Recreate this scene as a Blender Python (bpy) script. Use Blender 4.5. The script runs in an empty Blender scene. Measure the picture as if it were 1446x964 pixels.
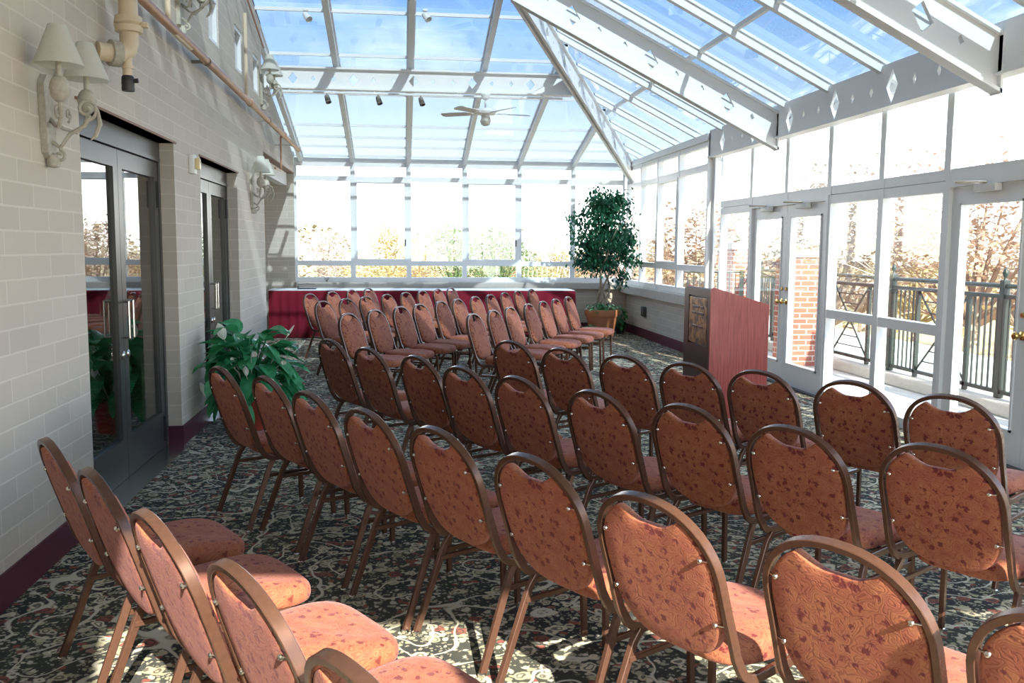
import bpy, bmesh, math, random
from math import sin, cos, pi, radians, sqrt
from mathutils import Vector, Matrix
from mathutils.geometry import tessellate_polygon

C = bpy.context.scene.collection
random.seed(7)

# ------------------------------------------------------------------ helpers
def V(*a): return Vector(a)

def obj(name, bm, mat, parent=None, smooth=False, ang=35, loc=None, recalc=True):
    if recalc: bmesh.ops.recalc_face_normals(bm, faces=bm.faces[:])
    me = bpy.data.meshes.new(name)
    if smooth:
        lim = radians(ang)
        for f in bm.faces: f.smooth = True
        for e in bm.edges:
            if len(e.link_faces) == 2:
                if e.link_faces[0].normal.angle(e.link_faces[1].normal, 0) > lim: e.smooth = False
    bm.to_mesh(me); bm.free()
    for m in (mat if isinstance(mat, (list, tuple)) else [mat]): me.materials.append(m)
    o = bpy.data.objects.new(name, me); C.objects.link(o)
    if parent: o.parent = parent
    if loc is not None: o.location = loc
    return o

def B(): return bmesh.new()

def thing(name, label, cat, loc=(0, 0, 0), rz=0, group=None):
    o = bpy.data.objects.new(name, None); C.objects.link(o)
    o.empty_display_size = .1
    o.location = loc; o.rotation_euler = (0, 0, rz)
    return tag(o, label, cat, group)

def tag(o, label, cat, group=None, kind=None):
    o['label'] = label; o['category'] = cat
    if group: o['group'] = group
    if kind: o['kind'] = kind
    return o

def struct(o, label=None, cat=None):
    o['kind'] = 'structure'
    if label: o['label'] = label
    if cat: o['category'] = cat
    return o

def box(bm, x0, x1, y0, y1, z0, z1):
    v = [bm.verts.new(p) for p in ((x0,y0,z0),(x1,y0,z0),(x1,y1,z0),(x0,y1,z0),(x0,y0,z1),(x1,y0,z1),(x1,y1,z1),(x0,y1,z1))]
    for q in ((0,3,2,1),(4,5,6,7),(0,1,5,4),(1,2,6,5),(2,3,7,6),(3,0,4,7)): bm.faces.new([v[i] for i in q])
    return bm

def rbox(bm, x0, x1, y0, y1, z0, z1, r=.01, seg=2):
    t = B(); box(t, x0, x1, y0, y1, z0, z1)
    bmesh.ops.bevel(t, geom=t.edges[:], offset=r, segments=seg, affect='EDGES', profile=.5)
    me = bpy.data.meshes.new('tmp'); t.to_mesh(me); t.free(); bm.from_mesh(me); bpy.data.meshes.remove(me)
    return bm

def prism(bm, poly, holes, O, U, W, N, t0, t1):
    """2-D polygon with holes, in the plane O + U u + W v, extruded along N from t0 to t1"""
    O, U, W, N = Vector(O), Vector(U), Vector(W), Vector(N)
    loops = [poly] + list(holes)
    tris = tessellate_polygon([[Vector((p[0], p[1], 0)) for p in l] for l in loops])
    flat = [p for l in loops for p in l]
    a = [bm.verts.new(O + U*p[0] + W*p[1] + N*t0) for p in flat]
    b = [bm.verts.new(O + U*p[0] + W*p[1] + N*t1) for p in flat]
    for t in tris:
        try:
            bm.faces.new([a[i] for i in t]); bm.faces.new([b[i] for i in reversed(t)])
        except ValueError: pass
    k = 0
    for l in loops:
        n = len(l)
        for i in range(n):
            j = (i + 1) % n
            bm.faces.new((a[k+i], a[k+j], b[k+j], b[k+i]))
        k += n
    return bm

def sweep(bm, pts, sec, closed=False, n0=None, caps=True, scale=None):
    pts = [Vector(p) for p in pts]; n = len(pts)
    def tan(i):
        if closed: return (pts[(i+1) % n] - pts[i-1]).normalized()
        if i == 0: return (pts[1]-pts[0]).normalized()
        if i == n-1: return (pts[-1]-pts[-2]).normalized()
        return ((pts[i+1]-pts[i]).normalized() + (pts[i]-pts[i-1]).normalized()).normalized()
    T = tan(0)
    N = Vector(n0) if n0 is not None else (Vector((0,0,1)) if abs(T.z) < .9 else Vector((1,0,0)))
    N = (N - T*N.dot(T)).normalized()
    rings = []
    for i in range(n):
        T2 = tan(i)
        q = T.rotation_difference(T2); N = q @ N; N = (N - T2*N.dot(T2)).normalized(); T = T2
        Bn = T.cross(N); s = scale[i] if scale else 1
        rings.append([bm.verts.new(pts[i] + N*(a*s) + Bn*(b*s)) for a, b in sec])
    m = len(sec)
    for i in range(n if closed else n-1):
        r0, r1 = rings[i], rings[(i+1) % n]
        for j in range(m):
            bm.faces.new((r0[j], r0[(j+1) % m], r1[(j+1) % m], r1[j]))
    if caps and not closed:
        bm.faces.new(list(reversed(rings[0]))); bm.faces.new(rings[-1])
    return bm

def circ(r, k=8): return [(r*cos(2*pi*i/k), r*sin(2*pi*i/k)) for i in range(k)]
def rrect(a, b, c=.3):
    # rectangle half sizes a (along N), b (along B) with cut corners
    k = min(a, b)*c
    return [(a-k,b),(a,b-k),(a,-b+k),(a-k,-b),(-a+k,-b),(-a,-b+k),(-a,b-k),(-a+k,b)]

def tube(bm, pts, r, k=8, **kw):
    if isinstance(r, (list, tuple)): return sweep(bm, pts, circ(1, k), scale=list(r), **kw)
    return sweep(bm, pts, circ(r, k), **kw)

def lathe(bm, prof, c=(0,0,0), k=24, axis=Vector((0,0,1))):
    c = Vector(c); q = Vector((0,0,1)).rotation_difference(Vector(axis).normalized())
    rings = []
    for r, z in prof:
        if r < 1e-5: rings.append([bm.verts.new(c + q @ Vector((0,0,z)))])
        else: rings.append([bm.verts.new(c + q @ Vector((r*cos(2*pi*i/k), r*sin(2*pi*i/k), z))) for i in range(k)])
    for a, b in zip(rings, rings[1:]):
        if len(a) == 1 and len(b) == 1: continue
        for i in range(k):
            j = (i+1) % k
            if len(a) == 1: bm.faces.new((a[0], b[j], b[i]))
            elif len(b) == 1: bm.faces.new((a[i], a[j], b[0]))
            else: bm.faces.new((a[i], a[j], b[j], b[i]))
    return bm

def ball(bm, c, r, k=10, sz=1):
    n = max(4, k//2)
    return lathe(bm, [(r*sin(pi*i/n), -r*sz*cos(pi*i/n)) for i in range(n+1)], c, k)

def copy_tree(o, parent=None):
    c = o.copy(); C.objects.link(c)
    if parent: c.parent = parent
    for ch in list(o.children): copy_tree(ch, c)
    return c

# ------------------------------------------------------------------ materials
class NT:
    def __init__(s, name):
        s.m = bpy.data.materials.new(name); s.m.use_nodes = True
        s.t = s.m.node_tree; s.t.nodes.clear()
        s.out = s.t.nodes.new('ShaderNodeOutputMaterial')
    def n(s, ty, **kw):
        nd = s.t.nodes.new(ty)
        for k, v in kw.items():
            if k.startswith('i_'):
                key = k[2:]; key = int(key) if key.isdigit() else key.replace('_', ' ')
                if hasattr(v, 'is_linked') or isinstance(v, bpy.types.NodeSocket): s.t.links.new(v, nd.inputs[key])
                else: nd.inputs[key].default_value = v
            else: setattr(nd, k, v)
        return nd
    def math(s, op, a, b=None, c=None, clamp=False):
        nd = s.t.nodes.new('ShaderNodeMath'); nd.operation = op; nd.use_clamp = clamp
        for i, v in enumerate((a, b, c)):
            if v is None: continue
            if isinstance(v, bpy.types.NodeSocket): s.t.links.new(v, nd.inputs[i])
            else: nd.inputs[i].default_value = v
        return nd.outputs[0]
    def mix(s, f, a, b, blend='MIX'):
        nd = s.t.nodes.new('ShaderNodeMix'); nd.data_type = 'RGBA'; nd.blend_type = blend
        for idx, v in ((0, f), (6, a), (7, b)):
            if isinstance(v, bpy.types.NodeSocket): s.t.links.new(v, nd.inputs[idx])
            elif idx == 0: nd.inputs[0].default_value = v
            else: nd.inputs[idx].default_value = (*v[:3], 1)
        return nd.outputs[2]
    def step(s, v, lo, hi):
        nd = s.t.nodes.new('ShaderNodeMapRange'); nd.interpolation_type = 'SMOOTHSTEP'
        s.t.links.new(v, nd.inputs[0]); nd.inputs[1].default_value = lo; nd.inputs[2].default_value = hi
        return nd.outputs[0]
    def coord(s, which='Object'):
        return s.t.nodes.new('ShaderNodeTexCoord').outputs[which]
    def warp(s, vec, scale, amt, detail=2):
        nz = s.n('ShaderNodeTexNoise', i_Vector=vec, i_Scale=scale, i_Detail=detail)
        sub = s.n('ShaderNodeVectorMath', operation='SUBTRACT', i_0=nz.outputs['Color'], i_1=(.5,.5,.5))
        sc = s.n('ShaderNodeVectorMath', operation='SCALE', i_0=sub.outputs[0]); sc.inputs['Scale'].default_value = amt
        return s.n('ShaderNodeVectorMath', operation='ADD', i_0=vec, i_1=sc.outputs[0]).outputs[0]
    def pbr(s, col, rough=.5, metal=0., spec=.5, sheen=0., bump=None, bstr=.3, bdist=.01, coat=0., trans=0., **kw):
        p = s.t.nodes.new('ShaderNodeBsdfPrincipled')
        def st(k, v):
            if isinstance(v, bpy.types.NodeSocket): s.t.links.new(v, p.inputs[k])
            elif k in ('Base Color',): p.inputs[k].default_value = (*v[:3], 1)
            else: p.inputs[k].default_value = v
        st('Base Color', col); st('Roughness', rough); st('Metallic', metal); st('Specular IOR Level', spec)
        if sheen: st('Sheen Weight', sheen); st('Sheen Roughness', .4)
        if coat: st('Coat Weight', coat); st('Coat Roughness', .12)
        if bump is not None:
            b = s.n('ShaderNodeBump', i_Height=bump, i_Strength=bstr, i_Distance=bdist)
            s.t.links.new(b.outputs[0], p.inputs['Normal'])
        s.t.links.new(p.outputs[0], s.out.inputs[0])
        return s.m

def flat(name, col, rough=.5, metal=0., spec=.5, vary=.06, scale=6., coat=0., bump=0.):
    t = NT(name); co = t.coord()
    nz = t.n('ShaderNodeTexNoise', i_Vector=co, i_Scale=scale, i_Detail=4.0)
    a = tuple(c*(1-vary) for c in col); b = tuple(min(1, c*(1+vary)) for c in col)
    c = t.mix(nz.outputs['Fac'], a, b)
    return t.pbr(c, rough, metal, spec, coat=coat, bump=nz.outputs['Fac'] if bump else None, bstr=bump)

def glass(name, tint, f0=.04, gain=1.0):
    t = NT(name)
    lw = t.n('ShaderNodeLayerWeight'); lw.inputs['Blend'].default_value = .5
    f = t.math('POWER', lw.outputs['Facing'], 5.0)
    f = t.math('MULTIPLY_ADD', f, (1-f0)*gain, f0*gain, clamp=True)
    tr = t.n('ShaderNodeBsdfTransparent'); tr.inputs[0].default_value = (*tint, 1)
    gl = t.n('ShaderNodeBsdfGlossy'); gl.inputs['Roughness'].default_value = 0.0; gl.inputs[0].default_value = (1,1,1,1)
    mx = t.n('ShaderNodeMixShader', i_0=f, i_1=tr.outputs[0], i_2=gl.outputs[0])
    t.t.links.new(mx.outputs[0], t.out.inputs[0])
    return t.m

def brickwall(name, c1, c2, mortar, bw, bh, du, dv, ms=.006, rough=.8, bstr=.35):
    t = NT(name); co = t.coord()
    sp = t.n('ShaderNodeSeparateXYZ', i_0=co)
    u = t.math('ADD', t.math('ADD', sp.outputs[0], sp.outputs[1]), du)
    v = t.math('ADD', sp.outputs[2], dv)
    cb = t.n('ShaderNodeCombineXYZ', i_0=u, i_1=v)
    cw = t.warp(cb.outputs[0], 6.0, .006)
    br = t.n('ShaderNodeTexBrick', i_Vector=cw)
    br.inputs['Scale'].default_value = 1; br.inputs['Brick Width'].default_value = bw; br.inputs['Row Height'].default_value = bh
    br.inputs['Mortar Size'].default_value = ms; br.inputs['Mortar Smooth'].default_value = .3; br.inputs['Bias'].default_value = 0
    br.inputs['Color1'].default_value = (*c1,1); br.inputs['Color2'].default_value = (*c2,1); br.inputs['Mortar'].default_value = (*mortar,1)
    nz = t.n('ShaderNodeTexNoise', i_Vector=co, i_Scale=30.0, i_Detail=6.0, i_Roughness=.7)
    col = t.mix(t.math('MULTIPLY', nz.outputs['Fac'], .25), br.outputs['Color'], tuple(c*.72 for c in c1))
    h = t.math('SUBTRACT', t.math('MULTIPLY', nz.outputs['Fac'], .35), br.outputs['Fac'])
    return t.pbr(col, rough, bump=h, bstr=bstr, bdist=.012)

M = {}
M['wall'] = brickwall('painted_block', (.62,.555,.465), (.56,.50,.42), (.70,.64,.55), .35, .111, .098, .006)
M['brick'] = brickwall('red_brick', (.42,.12,.075), (.33,.085,.055), (.62,.55,.48), .21, .075, 0, 0, .009)
M['soffit'] = flat('soffit_white', (.78,.77,.74), .7, vary=.03)
M['plaster'] = flat('plaster_beige', (.55,.47,.36), .85, vary=.06)
M['base'] = flat('burgundy_vinyl', (.10,.018,.036), .45, vary=.12)
M['alu'] = flat('white_aluminium', (.86,.87,.87), .38, spec=.5, vary=.025)
M['bronze'] = flat('bronze_aluminium', (.085,.083,.08), .35, metal=.45, vary=.1)
M['steel'] = flat('white_painted_steel', (.84,.84,.83), .5, vary=.03)
M['stone'] = flat('stone_ledge', (.50,.46,.41), .6, vary=.15, scale=14, bump=.1)
M['pipe'] = flat('cream_pipe_paint', (.70,.58,.42), .45, vary=.08)
M['copper'] = flat('copper_pipe', (.48,.27,.17), .42, metal=.3, vary=.2, scale=9)
M['iron'] = flat('weathered_iron', (.28,.25,.20), .65, metal=.3, vary=.35, scale=40)
M['verd'] = flat('antique_ivory_paint', (.46,.43,.36), .7, vary=.35, scale=45)
M['dark'] = flat('dark_plastic', (.03,.03,.032), .4)
M['white'] = flat('white_plastic', (.82,.82,.80), .4, vary=.02)
M['brass'] = flat('polished_brass', (.72,.50,.18), .2, metal=1., vary=.05)
M['chrome'] = flat('steel_bolt', (.75,.72,.66), .25, metal=1., vary=.05)
M['railing'] = flat('dark_green_steel', (.012,.022,.018), .45, vary=.15)
M['deck'] = flat('concrete_deck', (.55,.54,.52), .85, vary=.08, scale=3)
M['earth'] = flat('autumn_ground', (.38,.31,.17), .95, vary=.3, scale=.15)
M['slab'] = flat('sun_blocker_slab', (.55,.53,.5), .8, vary=.05)  # for the added sun-blocking roof, out of view
M['winglass'] = glass('window_glass', (.97,.985,.985))
M['roofglass'] = glass('tinted_roof_glass', (.415,.47,.52), .06)
M['doorglass'] = glass('dark_door_glass', (.55,.55,.52), .10)
M['pale'] = glass('mirrored_pane', (.5,.52,.55), .35)

def m_carpet():
    t = NT('patterned_carpet'); co = t.coord()
    w1 = t.warp(co, 4.0, .12, 2)
    w2 = t.warp(co, 11.0, .085, 2)
    w3 = t.warp(co, 22.0, .05, 2)
    def contour(f, k, lo, hi):
        fr = t.math('ABSOLUTE', t.math('SUBTRACT', t.math('FRACT', t.math('MULTIPLY', f, k)), .5))
        return t.math('SUBTRACT', 1.0, t.step(fr, lo, hi))
    nA = t.n('ShaderNodeTexNoise', i_Vector=w1, i_Scale=2.6, i_Detail=.5)
    vine = contour(nA.outputs['Fac'], 7.0, .03, .07)
    zone = t.n('ShaderNodeTexNoise', i_Vector=co, i_Scale=1.7, i_Detail=1.0)
    z = t.step(zone.outputs['Fac'], .38, .60)
    def blobs(vec, sc, r0, r1, keep):
        v = t.n('ShaderNodeTexVoronoi', feature='F1', i_Vector=vec, i_Scale=sc)
        sp = t.n('ShaderNodeSeparateColor', i_Color=v.outputs['Color'])
        m = t.math('MULTIPLY', t.math('SUBTRACT', 1.0, t.step(v.outputs['Distance'], r0, r1)), t.step(sp.outputs[0], keep, keep+.03))
        return m, sp, v
    mA, spA, vA = blobs(w2, 12.0, .34, .42, .22)
    ring = t.math('SUBTRACT', 1.0, t.step(t.math('ABSOLUTE', t.math('SUBTRACT', vA.outputs['Distance'], .20)), .03, .06))
    mB, spB, vB = blobs(w3, 27.0, .36, .46, .28)
    mC, spC, vC = blobs(w3, 52.0, .34, .46, .45)
    col = lambda sp, c0, c1: t.mix(t.step(sp.outputs[2], .88, .90), t.mix(t.step(sp.outputs[1], .4, .6), c0, c1), (.34,.085,.055))
    a = t.mix(z, (.016,.016,.018), (.050,.050,.034))
    a = t.mix(t.math('MULTIPLY', mC, .75), a, (.50,.46,.33))
    a = t.mix(t.math('MULTIPLY', mB, .92), a, col(spB, (.70,.64,.48), (.46,.43,.27)))
    a = t.mix(t.math('MULTIPLY', mA, .95), a, col(spA, (.80,.72,.53), (.60,.53,.34)))
    a = t.mix(t.math('MULTIPLY', t.math('MULTIPLY', ring, mA), .8), a, (.05,.045,.035))
    a = t.mix(t.math('MULTIPLY', vine, .95), a, (.76,.71,.56))
    pile = t.n('ShaderNodeTexNoise', i_Vector=co, i_Scale=260.0, i_Detail=2.0)
    a = t.mix(t.math('MULTIPLY', pile.outputs['Fac'], .25), a, (.05,.05,.04))
    return t.pbr(a, .95, spec=.12, sheen=.10, bump=pile.outputs['Fac'], bstr=.5, bdist=.006)
M['carpet'] = m_carpet()

def m_fabric():
    t = NT('copper_damask_fabric'); co = t.coord()
    w = t.warp(co, 13.0, .06, 2)
    nA = t.n('ShaderNodeTexNoise', i_Vector=w, i_Scale=19.0, i_Detail=1.5)
    fr = t.math('ABSOLUTE', t.math('SUBTRACT', t.math('FRACT', t.math('MULTIPLY', nA.outputs['Fac'], 13.0)), .5))
    line = t.math('SUBTRACT', 1.0, t.step(fr, .08, .22))
    w2 = t.warp(co, 75.0, .034, 3)
    fk = t.n('ShaderNodeTexVoronoi', feature='F1', i_Vector=w2, i_Scale=29.0)
    sp = t.n('ShaderNodeSeparateColor', i_Color=fk.outputs['Color'])
    fleck = t.math('MULTIPLY', t.math('SUBTRACT', 1.0, t.step(fk.outputs['Distance'], .24, .40)), t.step(sp.outputs[0], .34, .38))
    base = t.mix(t.step(nA.outputs['Fac'], .35, .65), (.40,.145,.066), (.35,.108,.056))
    c = t.mix(t.math('MULTIPLY', line, .50), base, (.19,.040,.026))
    c = t.mix(t.math('MULTIPLY', fleck, .88), c, (.125,.012,.016))
    wev = t.n('ShaderNodeTexNoise', i_Vector=co, i_Scale=420.0)
    h = t.math('ADD', t.math('MULTIPLY', line, -.6), t.math('MULTIPLY', wev.outputs['Fac'], .5))
    p = t.pbr(c, .72, spec=.25, sheen=.22, bump=h, bstr=.35, bdist=.004)
    for n in t.t.nodes:
        if n.type == 'BSDF_PRINCIPLED': n.inputs['Sheen Tint'].default_value = (1,.55,.58,1); n.inputs['Sheen Roughness'].default_value = .5
    return p
M['fabric'] = m_fabric()
M['frame'] = flat('copper_vein_frame', (.13,.062,.040), .27, metal=.35, vary=.25, scale=60)

def m_wood():
    t = NT('mahogany_laminate'); co = t.coord()
    mp = t.n('ShaderNodeMapping', i_Vector=co); mp.inputs['Scale'].default_value = (30, 30, 1.3)
    nz = t.n('ShaderNodeTexNoise', i_Vector=mp.outputs[0], i_Scale=2.2, i_Detail=6.0, i_Roughness=.65)
    c = t.mix(t.step(nz.outputs['Fac'], .3, .7), (.27,.030,.026), (.50,.095,.072))
    return t.pbr(c, .32, coat=.25)
M['wood'] = m_wood()
def m_darkwood():
    t = NT('dark_stained_wood'); co = t.coord()
    mp = t.n('ShaderNodeMapping', i_Vector=co); mp.inputs['Scale'].default_value = (30, 30, 1.3)
    nz = t.n('ShaderNodeTexNoise', i_Vector=mp.outputs[0], i_Scale=2.2, i_Detail=6.0)
    c = t.mix(nz.outputs['Fac'], (.030,.008,.008), (.075,.022,.018))
    return t.pbr(c, .35)
M['darkwood'] = m_darkwood()
def m_plaque():
    t = NT('mottled_bronze_plaque'); co = t.coord()
    nz = t.n('ShaderNodeTexNoise', i_Vector=t.warp(co, 9., .2), i_Scale=11.0, i_Detail=4.0)
    c = t.mix(t.step(nz.outputs['Fac'], .38, .62), (.11,.05,.025), (.46,.24,.085))
    return t.pbr(c, .4, metal=.35, bump=nz.outputs['Fac'], bstr=.4)
M['plaque'] = m_plaque()
def m_cloth(name, col, tr=.0, rough=.85):
    t = NT(name); co = t.coord()
    wv = t.n('ShaderNodeTexNoise', i_Vector=co, i_Scale=300.0)
    c = t.mix(wv.outputs['Fac'], tuple(x*.9 for x in col), tuple(min(1,x*1.08) for x in col))
    return t.pbr(c, rough, spec=.2, sheen=.2, bump=wv.outputs['Fac'], bstr=.15, bdist=.002)
M['skirt'] = m_cloth('burgundy_skirt_cloth', (.19,.010,.024))
M['linen'] = m_cloth('white_linen', (.85,.86,.87))
def m_shade():
    t = NT('lamp_shade_fabric'); co = t.coord()
    nz = t.n('ShaderNodeTexNoise', i_Vector=co, i_Scale=90.0)
    c = t.mix(nz.outputs['Fac'], (.80,.80,.74), (.88,.88,.82))
    d = t.n('ShaderNodeBsdfDiffuse', i_Color=c); tl = t.n('ShaderNodeBsdfTranslucent', i_Color=c)
    mx = t.n('ShaderNodeMixShader', i_1=d.outputs[0], i_2=tl.outputs[0]); mx.inputs[0].default_value = .5
    t.t.links.new(mx.outputs[0], t.out.inputs[0]); return t.m
M['shade'] = m_shade()
def m_leaf(name, c1, c2, rough=.4, tl=.25, scale=7.):
    t = NT(name); co = t.coord()
    nz = t.n('ShaderNodeTexNoise', i_Vector=co, i_Scale=scale, i_Detail=3.0)
    c = t.mix(t.step(nz.outputs['Fac'], .35, .65), c1, c2)
    p = t.t.nodes.new('ShaderNodeBsdfPrincipled'); t.t.links.new(c, p.inputs['Base Color']); p.inputs['Roughness'].default_value = rough
    tr = t.n('ShaderNodeBsdfTranslucent', i_Color=c)
    mx = t.n('ShaderNodeMixShader', i_1=p.outputs[0], i_2=tr.outputs[0]); mx.inputs[0].default_value = tl
    t.t.links.new(mx.outputs[0], t.out.inputs[0]); return t.m
M['lily'] = m_leaf('glossy_lily_leaf', (.025,.22,.075), (.085,.43,.18), .27)
M['ficus'] = m_leaf('ficus_leaf', (.015,.075,.045), (.035,.17,.085), .38, .2)
M['ivy'] = m_leaf('ivy_leaf', (.03,.16,.05), (.10,.34,.11), .4)
M['spathe'] = flat('white_spathe', (.86,.85,.76), .5, vary=.04)
M['bark'] = flat('pale_bark', (.40,.32,.24), .85, vary=.25, scale=30, bump=.3)
M['terra'] = flat('terracotta', (.52,.21,.10), .75, vary=.14, scale=12)
M['redpot'] = flat('red_glazed_pot', (.34,.05,.03), .35, vary=.15)
M['soil'] = flat('soil', (.05,.035,.025), .95, vary=.3, scale=40)
TREE = [m_leaf('leaf_gold', (.48,.38,.17), (.58,.48,.26), .7, .3, .6), m_leaf('leaf_green', (.17,.27,.12), (.27,.35,.16), .7, .3, .6),
        m_leaf('leaf_russet', (.46,.31,.23), (.54,.40,.31), .7, .3, .6), m_leaf('twigs_tan', (.42,.34,.28), (.50,.42,.35), .8, .2, .6)]

# ------------------------------------------------------------------ roof planes
def zh(y): return 3.22 + .235*(17.1 - y)          # far (hip end) glass plane
def zr(x): return 3.22 + .5*(4.45 - x)            # long glass plane falling to the right wall
def hipx(y): return 4.45 - .47*(17.1 - y)
def hipy(x): return 17.1 - (4.45 - x)/.47
XL = -1.745
YOP = 4.8                                         # nearer than this, an added unseen slab blocks most of the sun

# ------------------------------------------------------------------ room shell
struct(obj('floor', box(B(), -4.2, 4.56, -1.1, 17.2, -.1, 0), M['carpet']))

# left wall: piers, lintels, two double-door openings, small high windows
bm = B()
yh = hipy(XL)
holes = [[(5.294,.002),(7.385,.002),(7.385,2.38),(5.294,2.38)], [(8.317,.002),(10.13,.002),(10.13,2.37),(8.317,2.37)],
         [(8.85,3.5),(9.32,3.5),(9.32,4.35),(8.85,4.35)], [(10.2,3.48),(10.66,3.48),(10.66,3.95),(10.2,3.95)], [(11.40,3.45),(11.82,3.45),(11.82,3.90),(11.40,3.90)]]
prism(bm, [(-1.1,0),(12.07,0),(12.07,zh(12.07)),(yh,zr(XL)),(-1.1,zr(XL))], holes, (XL,0,0), (0,1,0), (0,0,1), (-1,0,0), 0, .3)
prism(bm, [(12.07,2.92),(17.0,2.92),(17.0,zh(17.0)),(12.07,zh(12.07))], [], (-1.93,0,0), (0,1,0), (0,0,1), (-1,0,0), 0, .25)
struct(obj('wall_left', bm, M['wall']))
# alcove beyond the last pier
struct(obj('wall_alcove', box(B(), -4.2, -1.93, 17.0, 17.2, 0, 3.3), M['wall']))
bm = B(); box(bm, -4.3, -4.2, 4.0, 17.2, 0, 3.3); box(bm, -4.2, -2.05, 11.95, 12.07, 0, 3.3); box(bm, -4.2, -2.05, 4.0, 4.1, 0, 3.3)
struct(obj('wall_corridor', bm, M['plaster']))
bm = B(); box(bm, -4.2, -2.18, 12.07, 17.0, 2.68, 3.3); box(bm, -4.2, -2.045, 4.1, 11.95, 2.75, 2.9)
o = struct(obj('ceiling_alcove', bm, M['plaster']))
struct(obj('trim_1', box(B(), -2.18, -2.05, 12.07, 16.99, 2.68, 3.3), M['soffit']))
# steel lintel angles over openings
bm = B(); 
box(bm, XL-.28, XL+.012, 5.24, 7.44, 2.38, 2.395); box(bm, XL-.28, XL+.012, 8.27, 10.18, 2.37, 2.385); box(bm, -2.16, -1.915, 12.08, 16.99, 2.905, 2.92)
struct(obj('trim_2', bm, flat('rust_brown_lintel', (.22,.12,.07), .6)))
# baseboards
bm = B()
for y0, y1 in ((-1.0,5.30),(7.38,8.32),(10.125,12.07)): box(bm, XL-.004, XL+.012, y0, y1, 0, .16)
for y, s in ((5.294,1),(7.385,-1),(8.317,1),(10.13,-1)): box(bm, XL-.12, XL+.012, min(y,y+s*.012), max(y,y+s*.012), 0, .16)
box(bm, -2.05, XL+.012, 12.07, 12.082, 0, .16)
struct(obj('baseboard_left', bm, M['base']))
struct(obj('baseboard_right', box(B(), 4.288, 4.302, 12.45, 17.06, 0, .16), M['base']))
struct(obj('baseboard_back', box(B(), -1.9, 4.29, 17.03, 17.05, 0, .16), M['base']))
# low masonry walls under the far glazing with a stone ledge
struct(obj('wall_far', box(B(), -1.93, 4.6, 17.045, 17.25, 0, .80), M['wall']))
struct(obj('wall_right', box(B(), 4.30, 4.50, 12.36, 17.1, 0, .74), M['wall']))
bm = B(); rbox(bm, 4.17, 4.52, 12.36, 17.2, .74, .90, .015); rbox(bm, -1.92, 4.18, 16.93, 17.2, .80, .93, .015)
struct(obj('trim_3', bm, M['stone']))

# back (behind the camera): glazed gable; header and solid roof added to block sun
bm = B(); box(bm, -2.05, -.15, -1.1, -.98, 0, 3.4); prism(bm, [(-2.05,3.4),(4.6,3.4),(4.6,zr(4.6)),(-2.05,zr(-2.05))], [], (0,-1.1,0), (1,0,0), (0,0,1), (0,1,0), 0, .12)
struct(obj('wall_near', bm, M['plaster']))
XS, YS = -.69, 1.5                                # unseen glazed strip, left open to let sun onto the upper brick wall
bm = B()
for xa, y1_ in ((XS, YOP), (-2.05, YS)):
    xb = 4.75 if xa == XS else XS
    prism(bm, [(xa,zr(xa)),(xb,zr(xb)),(xb,zr(xb)+.16),(xa,zr(xa)+.16)], [], (0,-1.2,0), (1,0,0), (0,0,1), (0,1,0), 0, y1_+1.2)
struct(obj('ceiling_sun_blocker', bm, M['slab']))  # unseen solid roof, added to keep the near room in shade

# ------------------------------------------------------------------ glazed roof
bm = B()
def slabq(bm, pts, n, th=.02):
    n = Vector(n).normalized(); a = [bm.verts.new(Vector(p)) for p in pts]; b = [bm.verts.new(Vector(p)+n*th) for p in pts]
    bm.faces.new(a); bm.faces.new(list(reversed(b)))
    for i in range(len(a)):
        j = (i+1) % len(a); bm.faces.new((a[i], b[i], b[j], a[j]))
xe = 4.62; ye = 17.1 + (xe-4.45)/.47
yo = YOP
slabq(bm, [(-1.95,ye,zh(ye)),(xe,ye,zh(ye)),(hipx(yo),yo,zh(yo)),(-1.95,yo,zh(yo))] if hipx(yo) > -1.95 else [(-1.95,ye,zh(ye)),(xe,ye,zh(ye)),(-1.95,hipy(-1.95),zh(hipy(-1.95)))], (0,.235,1))
slabq(bm, [(xe,ye,zr(xe)),(xe,yo,zr(xe)),(hipx(yo),yo,zr(hipx(yo)))], (.5,0,1))
slabq(bm, [(-1.95,yo,zh(yo)),(hipx(yo),yo,zh(yo)),(-1.95,hipy(-1.95),zh(hipy(-1.95)))], (0,.235,1))
slabq(bm, [(XS,yo,zr(XS)),(XS,YS,zr(XS)),(-1.95,YS,zr(-1.95)),(-1.95,hipy(-1.95),zr(-1.95)),(hipx(yo),yo,zr(hipx(yo)))], (.5,0,1))
roof = struct(obj('ceiling', bm, M['roofglass']))
D = .12
def rafter_h(x, w=.07):
    y0, y1 = 17.12, max(hipy(x), YOP)
    b = B(); prism(b, [(y0,zh(y0)-D),(y0,zh(y0)-.004),(y1,zh(y1)-.004),(y1,zh(y1)-D)], [], (x-w/2,0,0), (0,1,0), (0,0,1), (1,0,0), 0, w)
    # cap rails either side
    prism(b, [(y0,zh(y0)-.035),(y0,zh(y0)-.004),(y1,zh(y1)-.004),(y1,zh(y1)-.035)], [], (x-w/2-.02,0,0), (0,1,0), (0,0,1), (1,0,0), 0, w+.04)
    return obj('rafter', b, M['alu'], roof)
for x in (-1.80, -.875, .15, 1.194, 2.227, 3.255): rafter_h(x)
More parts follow.
